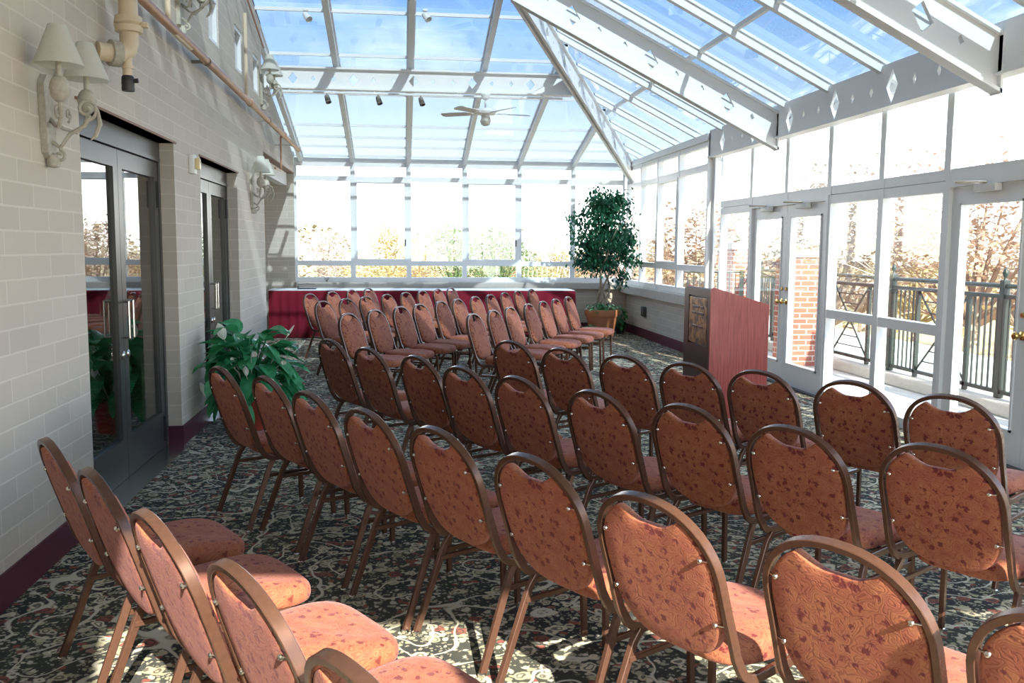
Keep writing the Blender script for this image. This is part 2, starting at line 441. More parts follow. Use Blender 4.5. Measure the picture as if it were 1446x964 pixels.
def rafter_r(y, w=.07):
    x0, x1 = 4.5, max(hipx(y), -1.745)
    if y < YOP: return
    b = B(); prism(b, [(x0,zr(x0)-D),(x0,zr(x0)-.004),(x1,zr(x1)-.004),(x1,zr(x1)-D)], [], (0,y-w/2,0), (1,0,0), (0,0,1), (0,1,0), 0, w)
    prism(b, [(x0,zr(x0)-.035),(x0,zr(x0)-.004),(x1,zr(x1)-.004),(x1,zr(x1)-.035)], [], (0,y-w/2-.02,0), (1,0,0), (0,0,1), (0,1,0), 0, w+.04)
    return obj('rafter', b, M['alu'], roof)
for y in (16.1, 15.0, 13.95, 12.95, 11.95, 11.0, 9.95, 8.9, 7.88, 6.85, 5.8, 4.95): rafter_r(y)
for y in (1.55, 2.05, 2.6, 3.1, 3.65, 4.2):  # unseen rafters, added and spaced to cast streaks on the brick wall
    b = B(); w = .13; x0, x1 = XS, max(-1.745, hipx(y))
    prism(b, [(x0,zr(x0)-.10),(x0,zr(x0)-.004),(x1,zr(x1)-.004),(x1,zr(x1)-.10)], [], (0,y-w/2,0), (1,0,0), (0,0,1), (0,1,0), 0, w); obj('rafter', b, M['alu'], roof)
for y in (16.95, 16.45, 15.98, 15.44, 14.15, 12.86, 11.65, 10.4, 9.1, 7.8):
    b = B(); x1 = hipx(y)
    box(b, -1.9, x1, y-.016, y+.016, zh(y)-.05, zh(y)-.008)
    obj('purlin', b, M['alu'], roof)
b = B(); box(b, 3.28, 3.32, YOP, hipy(3.3), zr(3.3)-.06, zr(3.3)-.012); obj('purlin', b, M['steel'], roof)

def diamond(c, w, h, sh=0):     # sh shears the diamond with a slope
    return [(c[0]-w/2, c[1]-sh*w/2), (c[0], c[1]-h/2), (c[0]+w/2, c[1]+sh*w/2), (c[0], c[1]+h/2)]
# main trusses
def truss(y, xin):
    xo = 4.32; s = -.5; top = lambda x: zr(x)-.13; bot = lambda x: zr(x)-.56
    hs = []; k = 0; x = 4.0
    while x > xin + .25:
        zc = (top(x)+bot(x))/2
        hs.append(diamond((x, zc), .17, .22, s) if k % 3 == 1 else diamond((x, zc), .055, .075, s)); k += 1; x -= .30
    b = B(); prism(b, [(xo,bot(xo)),(xo,top(xo)),(xin,top(xin)),(xin,bot(xin))], hs, (0,y-.02,0), (1,0,0), (0,0,1), (0,1,0), 0, .04)
    for f in (top, bot):
        sg = -1 if f is top else 1
        prism(b, [(xo,f(xo)),(xo,f(xo)+.03*sg),(xin,f(xin)+.03*sg),(xin,f(xin))], [], (0,y-.06,0), (1,0,0), (0,0,1), (0,1,0), 0, .12)
    box(b, xo-.02, xo, y-.06, y+.06, bot(xo), top(xo))
    return obj('truss', b, M['steel'], roof)
truss(10.15, 1.22); truss(6.25, -.62)
# hip rafter along the edge between both planes
hd = Vector((.47, 1, 0)).normalized()
L = sqrt((17.1-10.2)**2*(1+.47**2))
slope = -.235/ (sqrt(1+.47**2))
top = lambda s: zh(17.1) - .10 - slope*(L - s) - 0 if False else (zh(10.2) - .12 + slope*s)
hs = []; s = .6; k = 0
while s < L-.4:
    zc = top(s)-.16
    hs.append(diamond((s, zc), .15, .18, slope) if k % 3 == 0 else diamond((s, zc), .05, .065, slope)); k += 1; s += .28
b = B(); O = Vector((hipx(10.2), 10.2, 0))
prism(b, [(0,top(0)-.33),(0,top(0)),(L,top(L)),(L,top(L)-.33)], hs, O, hd, (0,0,1), (hd.y,-hd.x,0), -.02, .02)
for dz in (0,-.30): prism(b, [(0,top(0)+dz-.03),(0,top(0)+dz),(L,top(L)+dz),(L,top(L)+dz-.03)], [], O, hd, (0,0,1), (hd.y,-hd.x,0), -.055, .055)
obj('hip_rafter', b, M['steel'], roof)
# tie beam with diamonds across the hip end
hs = []
for k in range(13):
    x = -1.46 + .275*k
    if x > 2.1: break
    hs.append(diamond((x, 3.89), .13, .16) if k % 3 == 0 else diamond((x, 3.89), .06, .08))
b = B(); prism(b, [(-1.925,3.76),(2.46,3.76),(2.46,4.03),(-1.925,4.03)], hs, (0,13.0,0), (1,0,0), (0,0,1), (0,1,0), 0, .03)
box(b, -1.925, 2.44, 12.95, 13.09, 4.02, 4.045); box(b, -1.925, 2.44, 12.95, 13.09, 3.745, 3.765)
obj('tie_beam', b, M['steel'], roof)
# perimeter beam on the right wall
hs = []; y = 5.0; k = 0
while y < 12.2:
    ph = round((y - 6.61)/.3535)
    hs.append(diamond((y, 3.03), .19, .30) if ph % 3 == 0 else diamond((y, 3.03), .06, .10)); y = 6.61 + .3535*(ph+1)
b = B(); prism(b, [(-.95,2.87),(12.42,2.87),(12.42,3.235),(-.95,3.235)], hs, (4.30,0,0), (0,1,0), (0,0,1), (1,0,0), 0, .03)
box(b, 4.27, 4.42, -.95, 12.42, 2.855, 2.875); box(b, 4.30, 4.40, 12.39, 12.42, 2.87, 3.235)
obj('eave_beam', b, M['steel'], roof)
# eave headers
b = B(); box(b, 4.46, 4.62, -1.0, 12.42, 3.09, 3.16); box(b, 4.27, 4.60, 12.42, 17.2, 3.10, 3.20); box(b, -1.95, 4.5, 17.04, 17.22, 3.13, 3.20)
obj('eave_header', b, M['alu'], roof)

# ------------------------------------------------------------------ glazing
def glazing(name, axis, c, u0, u1, zs, w=.045, d=.10, sash=()):
    """frame of one bay in the plane x=c or y=c, between u0 and u1 with rails at the heights zs, one pane per light"""
    def bx(b, a0, a1, z0, z1, dd):
        if axis == 'x': box(b, c-dd/2, c+dd/2, a0, a1, z0, z1)
        else: box(b, a0, a1, c-dd/2, c+dd/2, z0, z1)
    b = B()
    bx(b, u0, u0+w, zs[0], zs[-1], d); bx(b, u1-w, u1, zs[0], zs[-1], d)
    for i, z in enumerate(zs):
        a0 = z if i == 0 else (z-w*2 if i == len(zs)-1 else z-w); bx(b, u0+w, u1-w, a0, a0+w*2, d*.9)
    root = struct(obj(name, b, M['alu']))
    for i in range(len(zs)-1):
        p = B(); bx(p, u0+w*.5, u1-w*.5, zs[i]+.01, zs[i+1]-.01, .012); obj('pane', p, M['winglass'], root)
        if i in sash:
            s = B(); z0 = zs[i]+(w*2 if i == 0 else w); z1 = zs[i+1]-w
            for q in ((u0+w, u0+w+.035, z0, z1), (u1-w-.035, u1-w, z0, z1), (u0+w+.035, u1-w-.035, z0, z0+.035), (u0+w+.035, u1-w-.035, z1-.035, z1)): bx(s, *q, d*1.15)
            so = obj('sash', s, M['alu'], root)
            h = B(); bx(h, u1-w-.028, u1-w-.008, (z0+z1)/2-.45, (z0+z1)/2-.33, d*1.5); obj('latch', h, M['dark'], so)
    return root
wn = [0]
def window(*a, **k):
    wn[0] += 1
    return glazing('window_%d' % wn[0], *a, **k)
fx = (-1.90, -.875, .15, 1.194, 2.227, 3.255, 4.26)
for i in range(6): window('y', 17.1, fx[i]-(.03 if i == 0 else 0), fx[i+1], (.93, 1.28, 2.83, 3.14), sash=((1,) if i in (1, 3) else ()))
ry = (12.42, 13.80, 14.97, 16.02, 17.04)
for i in range(4): window('x', 4.34, ry[i], ry[i+1], (.90, 1.30, 2.74, 3.12), sash=((1,) if i in (1,) else ()))
window('y', 12.38, 4.36, 4.56, (0, 2.86), w=.025)
window('x', 4.51, 11.24, 12.36, (0, 2.16))
for a, b_ in ((8.06, 9.10), (7.03, 8.06), (3.85, 4.92), (2.80, 3.85), (1.75, 2.80), (.70, 1.75), (-.35, .70), (-1.0, -.35)): window('x', 4.51, a, b_, (0, .92, 2.16))
ty = (-1.0, -.35, .70, 1.75, 2.80, 3.85, 4.92, 5.96, 7.03, 8.06, 9.10, 10.17, 11.24, 12.36)
for a, b_ in zip(ty, ty[1:]): window('x', 4.51, a, b_, (2.165, 3.11))
bx_ = (-.15, .95, 2.05, 3.15, 4.30)
for a, b_ in zip(bx_, bx_[1:]): window('y', -1.04, a, b_, (0, 2.2, 3.4), w=.03)
# small high windows in the brick
for (y0, y1, z0, z1, mid) in ((8.85,9.32,3.5,4.35,3.93),(10.2,10.66,3.48,3.95,None),(11.40,11.82,3.45,3.90,None)):
    wn[0] += 1; b = B(); w = .04
    for q in ((y0,y0+w,z0,z1),(y1-w,y1,z0,z1),(y0+w,y1-w,z0,z0+w),(y0+w,y1-w,z1-w,z1)) + (((y0+w,y1-w,mid-.02,mid+.02),) if mid else ()): box(b, XL-.09, XL-.01, *q)
    o = struct(obj('window_%d' % wn[0], b, M['alu']))
    obj('pane', box(B(), XL-.06, XL-.05, y0+.02, y1-.02, z0+.02, z1-.02), M['pale'], o)

# ------------------------------------------------------------------ white terrace doors on the right wall
def leaf_white(door, y0, y1, knob_y):
    x0, x1 = 4.485, 4.53; z0, z1 = .012, 2.10; b = B(); sw, tr, br = .115, .125, .24
    box(b, x0, x1, y0, y0+sw, z0, z1); box(b, x0, x1, y1-sw, y1, z0, z1); box(b, x0, x1, y0+sw, y1-sw, z1-tr, z1); box(b, x0, x1, y0+sw, y1-sw, z0, z0+br)
    for q in ((y0+sw, y0+sw+.018, z0+br, z1-tr), (y1-sw-.018, y1-sw, z0+br, z1-tr), (y0+sw, y1-sw, z1-tr-.018, z1-tr), (y0+sw, y1-sw, z0+br, z0+br+.018)): box(b, x0-.012, x1+.012, *q)
    lf = obj('door_leaf', b, M['alu'], door)
    obj('pane', box(B(), 4.502, 4.512, y0+sw-.01, y1-sw+.01, z0+br-.01, z1-tr+.01), M['winglass'], lf)
    k = B(); lathe(k, [(.033,0),(.033,.006),(.012,.01),(.011,.035),(.026,.045),(.031,.058),(.026,.070),(0,.076)], (x0, knob_y, .98), 16, (-1,0,0)); obj('door_knob', k, M['brass'], lf, True)
    k = B(); lathe(k, [(.022,0),(.022,.012),(.016,.018),(0,.018)], (x0, knob_y, 1.13), 14, (-1,0,0)); obj('deadbolt', k, M['brass'], lf, True)
    c = B(); rbox(c, x0-.075, x0-.012, (y0+y1)/2-.13, (y0+y1)/2+.13, 2.045, 2.105, .008); cl = obj('door_closer', c, M['white'], lf, True)
    a = B(); ym = (y0+y1)/2; tube(a, [(x0-.05, ym, 2.115), (x0-.20, ym+.16, 2.12), (x0-.03, ym+.30, 2.13)], .010, 6); obj('closer_arm', a, M['chrome'], cl)
    return lf
def door_white(n, y0, y1):
    b = B(); x0, x1 = 4.45, 4.57; w = .06
    box(b, x0, x1, y0, y0+w, 0, 2.165); box(b, x0, x1, y1-w, y1, 0, 2.165); box(b, x0, x1, y0+w, y1-w, 2.105, 2.165)
    d = struct(obj('door_%d' % n, b, M['alu'])); ym = (y0+y1)/2
    leaf_white(d, y0+w+.003, ym-.002, ym-.06); leaf_white(d, ym+.002, y1-w-.003, ym+.06)
    obj('threshold', box(B(), 4.42, 4.58, y0+w, y1-w, .0, .012), M['dark'], d)
door_white(1, 9.10, 11.24); door_white(2, 4.92, 7.03)

# bronze glass doors in the brick wall
def door_bronze(n, y0, y1, zt):
    x0, x1 = XL-.17, XL-.115; w = .05; b = B()
    box(b, x0-.01, x1+.01, y0+.003, y0+w, .002, zt-.003); box(b, x0-.01, x1+.01, y1-w, y1-.003, .002, zt-.003); box(b, x0-.01, x1+.01, y0+w, y1-w, zt-.13, zt-.003)
    box(b, x0-.02, x1+.025, y0+w, y1-w, zt-.15, zt-.125)
    d = struct(obj('door_%d' % n, b, M['bronze'])); ym = (y0+y1)/2
    z1 = zt-.155
    for s, (a0, a1) in ((-1, (y0+w+.003, ym-.003)), (1, (ym+.003, y1-w-.003))):
        b = B(); sw = .095
        box(b, x0, x1, a0, a0+sw, .015, z1); box(b, x0, x1, a1-sw, a1, .015, z1); box(b, x0, x1, a0+sw, a1-sw, z1-.12, z1); box(b, x0, x1, a0+sw, a1-sw, .015, .29)
        lf = obj('door_leaf', b, M['bronze'], d)
        obj('pane', box(B(), x0+.02, x0+.032, a0+sw-.01, a1-sw+.01, .28, z1-.11), M['doorglass'], lf)
        ye_ = a1-sw/2 if s < 0 else a0+sw/2
        h = B(); xh = x1+.055
        tube(h, [(x1, ye_, 1.22), (xh, ye_, 1.22), (xh, ye_, .98), (x1, ye_, .98)], .011, 8); obj('pull_handle', h, M['chrome'], lf, True)
        k = B(); lathe(k, [(.028,0),(.028,.012),(.018,.02),(0,.02)], (x1, ye_, .86), 14, (1,0,0)); obj('lock', k, M['chrome'], lf, True)
        yh_ = a0+.03 if s < 0 else a1-.03
        for z in (.16, 1.98):
            h = B(); box(h, x1, x1+.022, yh_-.028, yh_+.028, z-.10, z+.10); obj('hinge', h, M['dark'], lf)
    obj('threshold', box(B(), x0-.02, XL+.06, y0+.005, y1-.005, .0, .013), M['chrome'], d)
door_bronze(3, 5.294, 7.385, 2.38); door_bronze(4, 8.317, 10.13, 2.37)

# ------------------------------------------------------------------ banquet chairs
A_, B_, ZT, NS, LEAN, YT = .222, .20, .908, 2.2, .32, -.06
def hoop_y(z): return YT + (.92 - z)*LEAN
def arch(t, da=0.):
    c, s = cos(t), sin(t); a = A_-da; b = B_-da
    return (a*math.copysign(abs(c)**(2/NS), c), ZT - B_ + b*abs(s)**(2/NS))
def hoop_path():
    pts = []
    for i in range(25):
        x, z = arch(pi*i/24); pts.append((x, hoop_y(z), z))
    def side(sx):
        P = []
        for z in (.62, .54, .49): P.append((sx*(A_ + .002*(z < .6)), hoop_y(z), z))
        for q in ((.455,.098),(.432,.112),(.415,.135),(.407,.165)): P.append((sx*A_, q[1], q[0]))
        for y in (.30, .43, .485): P.append((sx*(A_-.006), y, .407))
        return P
    return list(reversed(side(1))) + pts + side(-1)
def back_outline():
    n = 128; P = []
    ins = .0165
    zc0 = ZT-ins
    def topz(x):
        a = A_-ins; b = B_-ins
        return ZT-B_ + b*(max(0, 1-abs(x/a)**NS))**(1/NS)
    xc = .112; zedge = topz(xc); zdip = topz(0)-.058
    a = A_-ins
    for i in range(n):
        t = 2*pi*i/n; c, s = cos(t), sin(t)
        if s >= 0:
            x = a*math.copysign(abs(c)**(2/NS), c); z = topz(x)
            if abs(x) < xc:
                u = 1-(x/xc)**2; z = zedge + (zdip-zedge)*min(1, u*1.15)
        else:
            x = a*math.copysign(abs(c)**(2/3.6), c); z = ZT-B_ - (ZT-B_-.475)*abs(s)**(2/3.6) - .030*(1-(x/a)**2)*abs(s)
        P.append((x, z))
    return P
def make_chair(label, group):
    t = thing('banquet_chair', label, 'chair', group=group)
    b = B(); hp = hoop_path()
    mid = len(hp)//2
    sweep(b, hp, rrect(.0145, .0095, .22), n0=(0,-.2,1))
    obj('back_frame', b, M['frame'], t, True, 28)
    # back cushion: rings from the rear face over the edge to the bulging front
    ol = back_outline(); cx, cz = 0, .66; b = B(); rings = []
    for s, d in ((.35,-.0165),(.7,-.016),(.95,-.0145),(.985,-.0125),(1.0,-.007),(1.0,.010),(.985,.019),(.93,.028),(.7,.037),(.35,.041)):
        rings.append([b.verts.new((cx+(x-cx)*s, hoop_y(cz+(z-cz)*s)+d, cz+(z-cz)*s)) for x, z in ol])
    n = len(ol)
    for r0, r1 in zip(rings, rings[1:]):
        for i in range(n): b.faces.new((r0[i], r0[(i+1)%n], r1[(i+1)%n], r1[i]))
    b.faces.new(rings[0]); b.faces.new(list(reversed(rings[-1])))
    obj('backrest', b, M['fabric'], t, True, 60)
    # seat cushion
    b = B(); rings = []; n = 56; y0, y1 = .125, .60; yc = (y0+y1)/2; hy = (y1-y0)/2
    out = []
    for i in range(n):
        a = 2*pi*i/n; c, s = cos(a), sin(a)
        e = 2/4.2
        yy = hy*math.copysign(abs(s)**e, s); w = .205 + .028*(yy/hy)
        out.append((w*math.copysign(abs(c)**e, c), yc+yy))
    for s, z in ((.6,.413),(.95,.413),(.985,.420),(1.0,.432),(1.0,.455),(.985,.470),(.94,.482),(.80,.490),(.5,.495),(.2,.497)):
        rings.append([b.verts.new((x*s, yc+(y-yc)*s, z - (.012*max(0,(y-yc)/hy)**3 if z > .45 else 0))) for x, y in out])
    for r0, r1 in zip(rings, rings[1:]):
        for i in range(n): b.faces.new((r0[i], r0[(i+1)%n], r1[(i+1)%n], r1[i]))
    b.faces.new(list(reversed(rings[0]))); b.faces.new(rings[-1])
    obj('seat', b, M['fabric'], t, True, 60)
    for sx in (-1, 1):
        b = B(); sweep(b, [(sx*.216,.165,.40),(sx*.222,.14,.36),(sx*.232,.006,.012)], rrect(.014,.010,.22), n0=(0,1,.3)); lg = obj('leg', b, M['frame'], t, True, 28)
        g = B(); lathe(g, [(.0,0),(.016,0),(.016,.016),(.011,.02),(0,.02)], (sx*.232,.004,0), 10); obj('foot_glide', g, M['chrome'], lg, True)
        b = B(); sweep(b, [(sx*.214,.475,.404),(sx*.215,.508,.396),(sx*.216,.52,.36),(sx*.220,.532,.012)], rrect(.013,.010,.22), n0=(0,0,1)); lg = obj('leg', b, M['frame'], t, True, 28)
        g = B(); lathe(g, [(.0,0),(.016,0),(.016,.016),(.011,.02),(0,.02)], (sx*.220,.532,0), 10); obj('foot_glide', g, M['chrome'], lg, True)
        b = B(); sweep(b, [(sx*.218,.115,.31),(sx*.216,.522,.31)], rrect(.010,.008,.3), n0=(0,0,1)); obj('stretcher', b, M['frame'], t, True, 28)
        for z in (.585, .775):
            ax = A_ if z < .70 else abs(arch(math.asin(min(1,((z-ZT+B_)/B_))**(NS/2)))[0])
            b = B(); y = hoop_y(z)-.019; tube(b, [(sx*(ax-.004), hoop_y(z)-.006, z), (sx*(ax-.034), y, z)], .0028, 6)
            lathe(b, [(0,-.004),(.0075,-.004),(.0075,.002),(.005,.005),(0,.006)], (sx*(ax-.034), y, z), 10, (0,-1,.3)); obj('bolt', b, M['chrome'], t, True)
    b = B(); sweep(b, [(-.20,.30,.405),(.20,.30,.405)], rrect(.012,.010,.3)); obj('seat_bar', b, M['dark'], t)
    return t
ROWS = {
 'Z': (31.5, [(-1.191,3.322),(-.895,2.854),(-.599,2.375),(-.311,1.956),(-.041,1.470)]),
 'A': (31.0, [(-.976,5.234),(-.667,4.83),(-.396,4.313),(-.115,3.829),(.168,3.41),(.459,2.92),(.717,2.412),(1.056,1.977),(1.311,1.508)]),
 'B': (31.5, [(-.484,6.752),(-.187,6.168),(.133,5.686),(.38,5.154),(.648,4.73),(.962,4.231),(1.283,3.817),(1.536,3.311),(1.91,2.941),(2.20,2.46)]),
 'C': (35.0, [(.834,6.551),(1.124,6.049),(1.447,5.639),(1.738,5.233),(2.04,4.866),(2.37,4.444),(2.617,3.972)]),
 'I': (-26.62, [(.772,9.221),(1.032,9.739),(1.274,10.222),(1.57,10.812),(1.832,11.335),(2.079,11.828),(2.351,12.37)]),
 'H': (-26.64, [(-.504,9.305),(-.244,9.823),(.027,10.363),(.255,10.817),(.533,11.371),(.776,11.855),(1.053,12.408),(1.314,12.928),(1.585,13.468),(1.854,14.004),(2.155,14.604)]),
 'G': (-25.87, [(-.934,11.404),(-.676,11.935),(-.44,12.423),(-.163,12.994),(.107,13.552),(.366,14.086),(.625,14.62),(.865,15.115)]),
 'F': (-23.43, [(-1.262,13.165),(-.992,13.787),(-.735,14.381),(-.493,14.941)]),
}
ORD = ['first','second','third','fourth','fifth','sixth','seventh','eighth','ninth','tenth','eleventh']
RD = {
 'Z': ('%s chair from the wall in the short copper row at bottom left', 'chairs of the short row at bottom left'),
 'A': ('%s chair, seen from behind, in the copper row starting before the peace lily', 'chairs of the row starting before the peace lily'),
 'B': ('%s chair from the left, seen from behind, in the middle near copper row', 'chairs of the middle near row'),
 'C': ('%s chair from the left, seen from behind, in the copper row nearest the lectern', 'chairs of the near row nearest the lectern'),
 'I': ('%s front-facing chair from the left in the foremost far row before the ficus', 'chairs of the foremost far row'),
 'H': ('%s front-facing chair from the left in the long second far row', 'chairs of the long second far row'),
 'G': ('%s front-facing chair from the left in the third far row', 'chairs of the third far row'),
 'F': ('%s front-facing chair from the left in the rearmost row against the skirt', 'chairs of the rearmost far row'),
}
chair0 = None
for k, (ang, L_) in ROWS.items():
    for i, (x, y) in enumerate(L_):
        lab = RD[k][0] % ORD[i]
        if chair0 is None:
            c = chair0 = make_chair(lab, RD[k][1])
        else:
            c = copy_tree(chair0); c['label'] = lab; c['group'] = RD[k][1]
        c.location = (x, y, 0); c.rotation_euler = (0, 0, radians(ang-90))

# ------------------------------------------------------------------ lectern
t = thing('lectern', 'red mahogany lectern with slanted top and bronze plaque on its dark front', 'lectern', (2.86, 8.10, 0))
W_, D_ = .80, .57
def side_poly(): return [(0.0,0),(D_,0),(D_,1.075),(.03,1.235),(0,1.22)]
for y in (0, W_-.03):
    b = B(); prism(b, side_poly() if y == 0 else [(.033,0),(D_,0),(D_,1.075),(.033,1.232)], [], (0,y,0), (1,0,0), (0,0,1), (0,1,0), 0, .03); obj('side_panel', b, M['wood'], t)
b = B(); prism(b, [(.03,0),(W_,0),(W_,1.20),(.03,1.20)], [[(.11,.66),(W_-.14,.66),(W_-.14,1.14),(.11,1.14)]], (.02,0,0), (0,1,0), (0,0,1), (1,0,0), -.015, .012)
box(b, .03, .045, .1, W_-.1, .60, 1.18)
obj('front_panel', b, M['darkwood'], t)
b = B(); rbox(b, .006, .028, .125, W_-.155, .675, 1.125, .006); pq = obj('plaque', b, M['plaque'], t); pq['label'] = 'mottled bronze plaque'
# raised worn relief lines on the plaque
for zz, ys in ((1.03,((.22,.30),(.34,.52))),(.97,((.20,.42),(.45,.56))),(.84,((.24,.36),(.40,.54)))):
    b = B()
    for a0, a1 in ys: rbox(b, .002, .008, a0, a1, zz-.012, zz+.012, .003)
    obj('relief_band', b, M['darkwood'], pq)
b = B(); prism(b, [(.012,1.214),(.03,1.222),(D_-.01,1.068),(D_-.01,1.045),(.012,1.19)], [], (0,.03,0), (1,0,0), (0,0,1), (0,1,0), 0, W_-.06); obj('reading_top', b, M['darkwood'], t)
box_b = box(B(), .08, D_-.03, .03, W_-.03, .55, .57); obj('shelf', box_b, M['darkwood'], t)

# ------------------------------------------------------------------ skirted buffet table
t = thing('buffet_table', 'long buffet table with white top and pleated burgundy skirt under the far windows', 'table', (.55, 16.35, 0))
x0, x1, y0, y1, zt = -2.83, 2.56, -.38, .44, .83
b = B(); rbox(b, x0, x1, y0, y1, zt-.025, zt, .006); obj('tabletop', b, M['linen'], t)
def skirt_pts(z, flare, amp):
    P = []; n = 560
    for i in range(n+1):
        x = x0+.01 + (x1-x0-.02)*i/n; P.append((x, y0-.012-flare - amp*(.5+.5*sin(x*38+1.3*sin(x*5.1))) , z))
    m = 70
    for i in range(1, m+1):
        y = y0 + (y1-y0)*i/m; P.append((x1+.004+flare*1.3 + amp*(.5+.5*sin(y*40)), y, z))
    return P
b = B(); rows = []
for z, fl, am in ((zt-.006,0,.004),(zt-.05,.003,.010),(.5,.012,.026),(.2,.02,.034),(.006,.026,.038)): rows.append([b.verts.new(p) for p in skirt_pts(z, fl, am)])
for r0, r1 in zip(rows, rows[1:]):
    for i in range(len(r0)-1): b.faces.new((r0[i], r0[i+1], r1[i+1], r1[i]))
sk = obj('table_skirt', b, M['skirt'], t, True, 80)
md = sk.modifiers.new('thick', 'SOLIDIFY'); md.thickness = .004
for px in (-2.6, -.9, .9, 2.4):
    for py in (-.25, .32): obj('leg', tube(B(), [(px,py,0),(px,py,zt-.025)], .016, 8), M['frame'], t)
# things on the table and ledge
t = thing('equipment_tray', 'low black tray with wire handle on the left end of the buffet table', 'tray', (-1.62, 16.42, .83))
b = B(); rbox(b, -.20, .12, -.1, .1, 0, .02, .005); box(b, -.20, -.185, -.1, .1, .02, .05); obj('tray', b, M['dark'], t)
obj('handle', tube(B(), [(-.19,-.08,.05),(-.19,-.05,.085),(-.05,0,.09),(.09,.05,.085)], .006, 6), M['dark'], t)
t = thing('dried_sprig', 'small grey plant sprig standing on the window ledge by the black tray', 'plant', (-1.36, 16.98, .93))
b = B()
rs = random.Random(3)
for i in range(9):
    a = rs.uniform(0, 2*pi); h = rs.uniform(.06, .13); tube(b, [(0,0,0),(cos(a)*.03,sin(a)*.02,h*.6),(cos(a)*.07,sin(a)*.04,h)], [.004,.003,.0015], 5)
obj('stem', b, M['iron'], t)

# ------------------------------------------------------------------ foliage helpers
def leaf_strip(b, base, d, up, L, w, droop, n=5, fold=.15, tipw=.0, curl=0.):
    """one pointed leaf growing from base along d, drooping"""
    d = Vector(d).normalized(); up = Vector(up); sd = d.cross(up).normalized(); rows = []
    p = Vector(base); dirv = d.copy()
    for i in range(n+1):
        u = i/n; ww = w*(sin(pi*min(1,(u*.92+.06)))**.8)*(1-.15*u)
        nn = sd.cross(dirv).normalized()
        if i == n: rows.append((b.verts.new(p),))
        else: rows.append((b.verts.new(p - sd*ww + nn*ww*fold), b.verts.new(p), b.verts.new(p + sd*ww + nn*ww*fold)))
        dirv = (dirv + Vector((0,0,-1))*droop/n).normalized(); p = p + dirv*(L/n)
    for r0, r1 in zip(rows, rows[1:]):
        if len(r1) == 3:
            b.faces.new((r0[0], r0[1], r1[1], r1[0])); b.faces.new((r0[1], r0[2], r1[2], r1[1]))
        else:
            b.faces.new((r0[0], r0[1], r1[0])); b.faces.new((r0[1], r0[2], r1[0]))

# peace lily in a red pot against the pier between the bronze doors
t = thing('peace_lily', 'peace lily with broad green leaves and white flowers in a red pot', 'plant', (-1.30, 8.02, 0))
b = B(); lathe(b, [(0,0),(.125,0),(.165,.25),(.18,.27),(.18,.30),(.165,.30),(.155,.275),(0,.27)], (0,0,0), 28); obj('pot', b, M['redpot'], t, True)
rs = random.Random(11); b = B()
for i in range(150):
    a = rs.uniform(0, 2*pi); tier = rs.random()
    rad = .06 + .30*(1-tier)*rs.uniform(.5,1) + .12*tier*rs.random(); hgt = .36 + .46*tier + rs.uniform(-.09,.07)
    st = Vector((cos(a)*rad, sin(a)*rad, hgt))
    d = Vector((cos(a)+rs.uniform(-.5,.5), sin(a)+rs.uniform(-.5,.5), -.25 + 1.2*tier + rs.uniform(-.45,.45)))
    Lf = rs.uniform(.20,.36); wf = rs.uniform(.045,.085)
    if st.x < -.20: st.x = -.20
    if d.x < 0 and st.x + d.normalized().x*Lf < -.37: Lf = max(.1, (.37+st.x)/-d.normalized().x)
    tube(b, [(cos(a)*.05, sin(a)*.05, .28), (st.x*.55, st.y*.55, .28+(hgt-.28)*.7), tuple(st)], [.006,.005,.0035], 5)
    leaf_strip(b, st, d, (rs.uniform(-.5,.5),rs.uniform(-.5,.5),1), Lf, wf, rs.uniform(.6,2.2), 7, rs.uniform(.05,.4))
obj('foliage', b, M['lily'], t, True, 80)
for (x, y, z, dx, dy, dz, L_, w_) in ((-.20,-.12,.80,-.25,-.1,.9,.15,.045),(.30,.05,.80,.45,0,.8,.13,.012),(.40,-.02,.70,.55,0,.75,.11,.011),(.06,-.36,.68,.5,-.3,.4,.07,.028),(.02,-.38,.52,-.15,-.2,.9,.10,.030),(.16,-.36,.48,.8,-.2,.1,.09,.022),(.28,-.26,.60,.6,-.3,.3,.07,.024),(-.36,-.20,.33,-.15,-.2,.9,.13,.030),(-.12,-.30,.62,.3,-.3,.7,.06,.020)):
    b = B(); leaf_strip(b, (x,y,z), (dx,dy,dz), (-.2,1,.1) if w_ > .04 else (.3,1,.2), L_, w_, .2, 6, .4)
    tube(b, [(x*.2,y*.2,.29),(x*.65,y*.65,.29+(z-.29)*.7),(x,y,z)], [.005,.004,.003], 5)
    ball(b, (x+dx*.03, y+dy*.03-.012, z+dz*.035), .007, 6, 2.6)
    obj('flower', b, M['spathe'], t, True, 80)

# ficus in a terracotta pot
t = thing('ficus_tree', 'tall ficus tree with twisted pale stems in a terracotta pot in the far corner', 'tree', (3.60, 15.95, 0))
b = B(); lathe(b, [(0,0),(.205,0),(.285,.36),(.30,.365),(.315,.40),(.315,.49),(.29,.49),(.28,.42),(0,.42)], (0,0,0), 32); obj('pot', b, M['terra'], t, True)
rs = random.Random(5)
for k in range(4):
    pts = []; ph = k*pi/2
    for i in range(9):
        u = i/8; r = .085 + .05*sin(u*pi*2+ph)
        pts.append((r*cos(ph+u*3.4), r*sin(ph+u*3.4), .42+u*1.0))
    e = pts[-1]; pts += [(e[0]*1.8, e[1]*1.8, 1.65), (e[0]*3.2+rs.uniform(-.1,.1), e[1]*3.2, 1.95)]
    obj('stem', tube(B(), pts, [.026,.025,.023,.022,.021,.02,.019,.018,.017,.012,.006], 8), M['bark'], t, True)
b = B()
clus = []
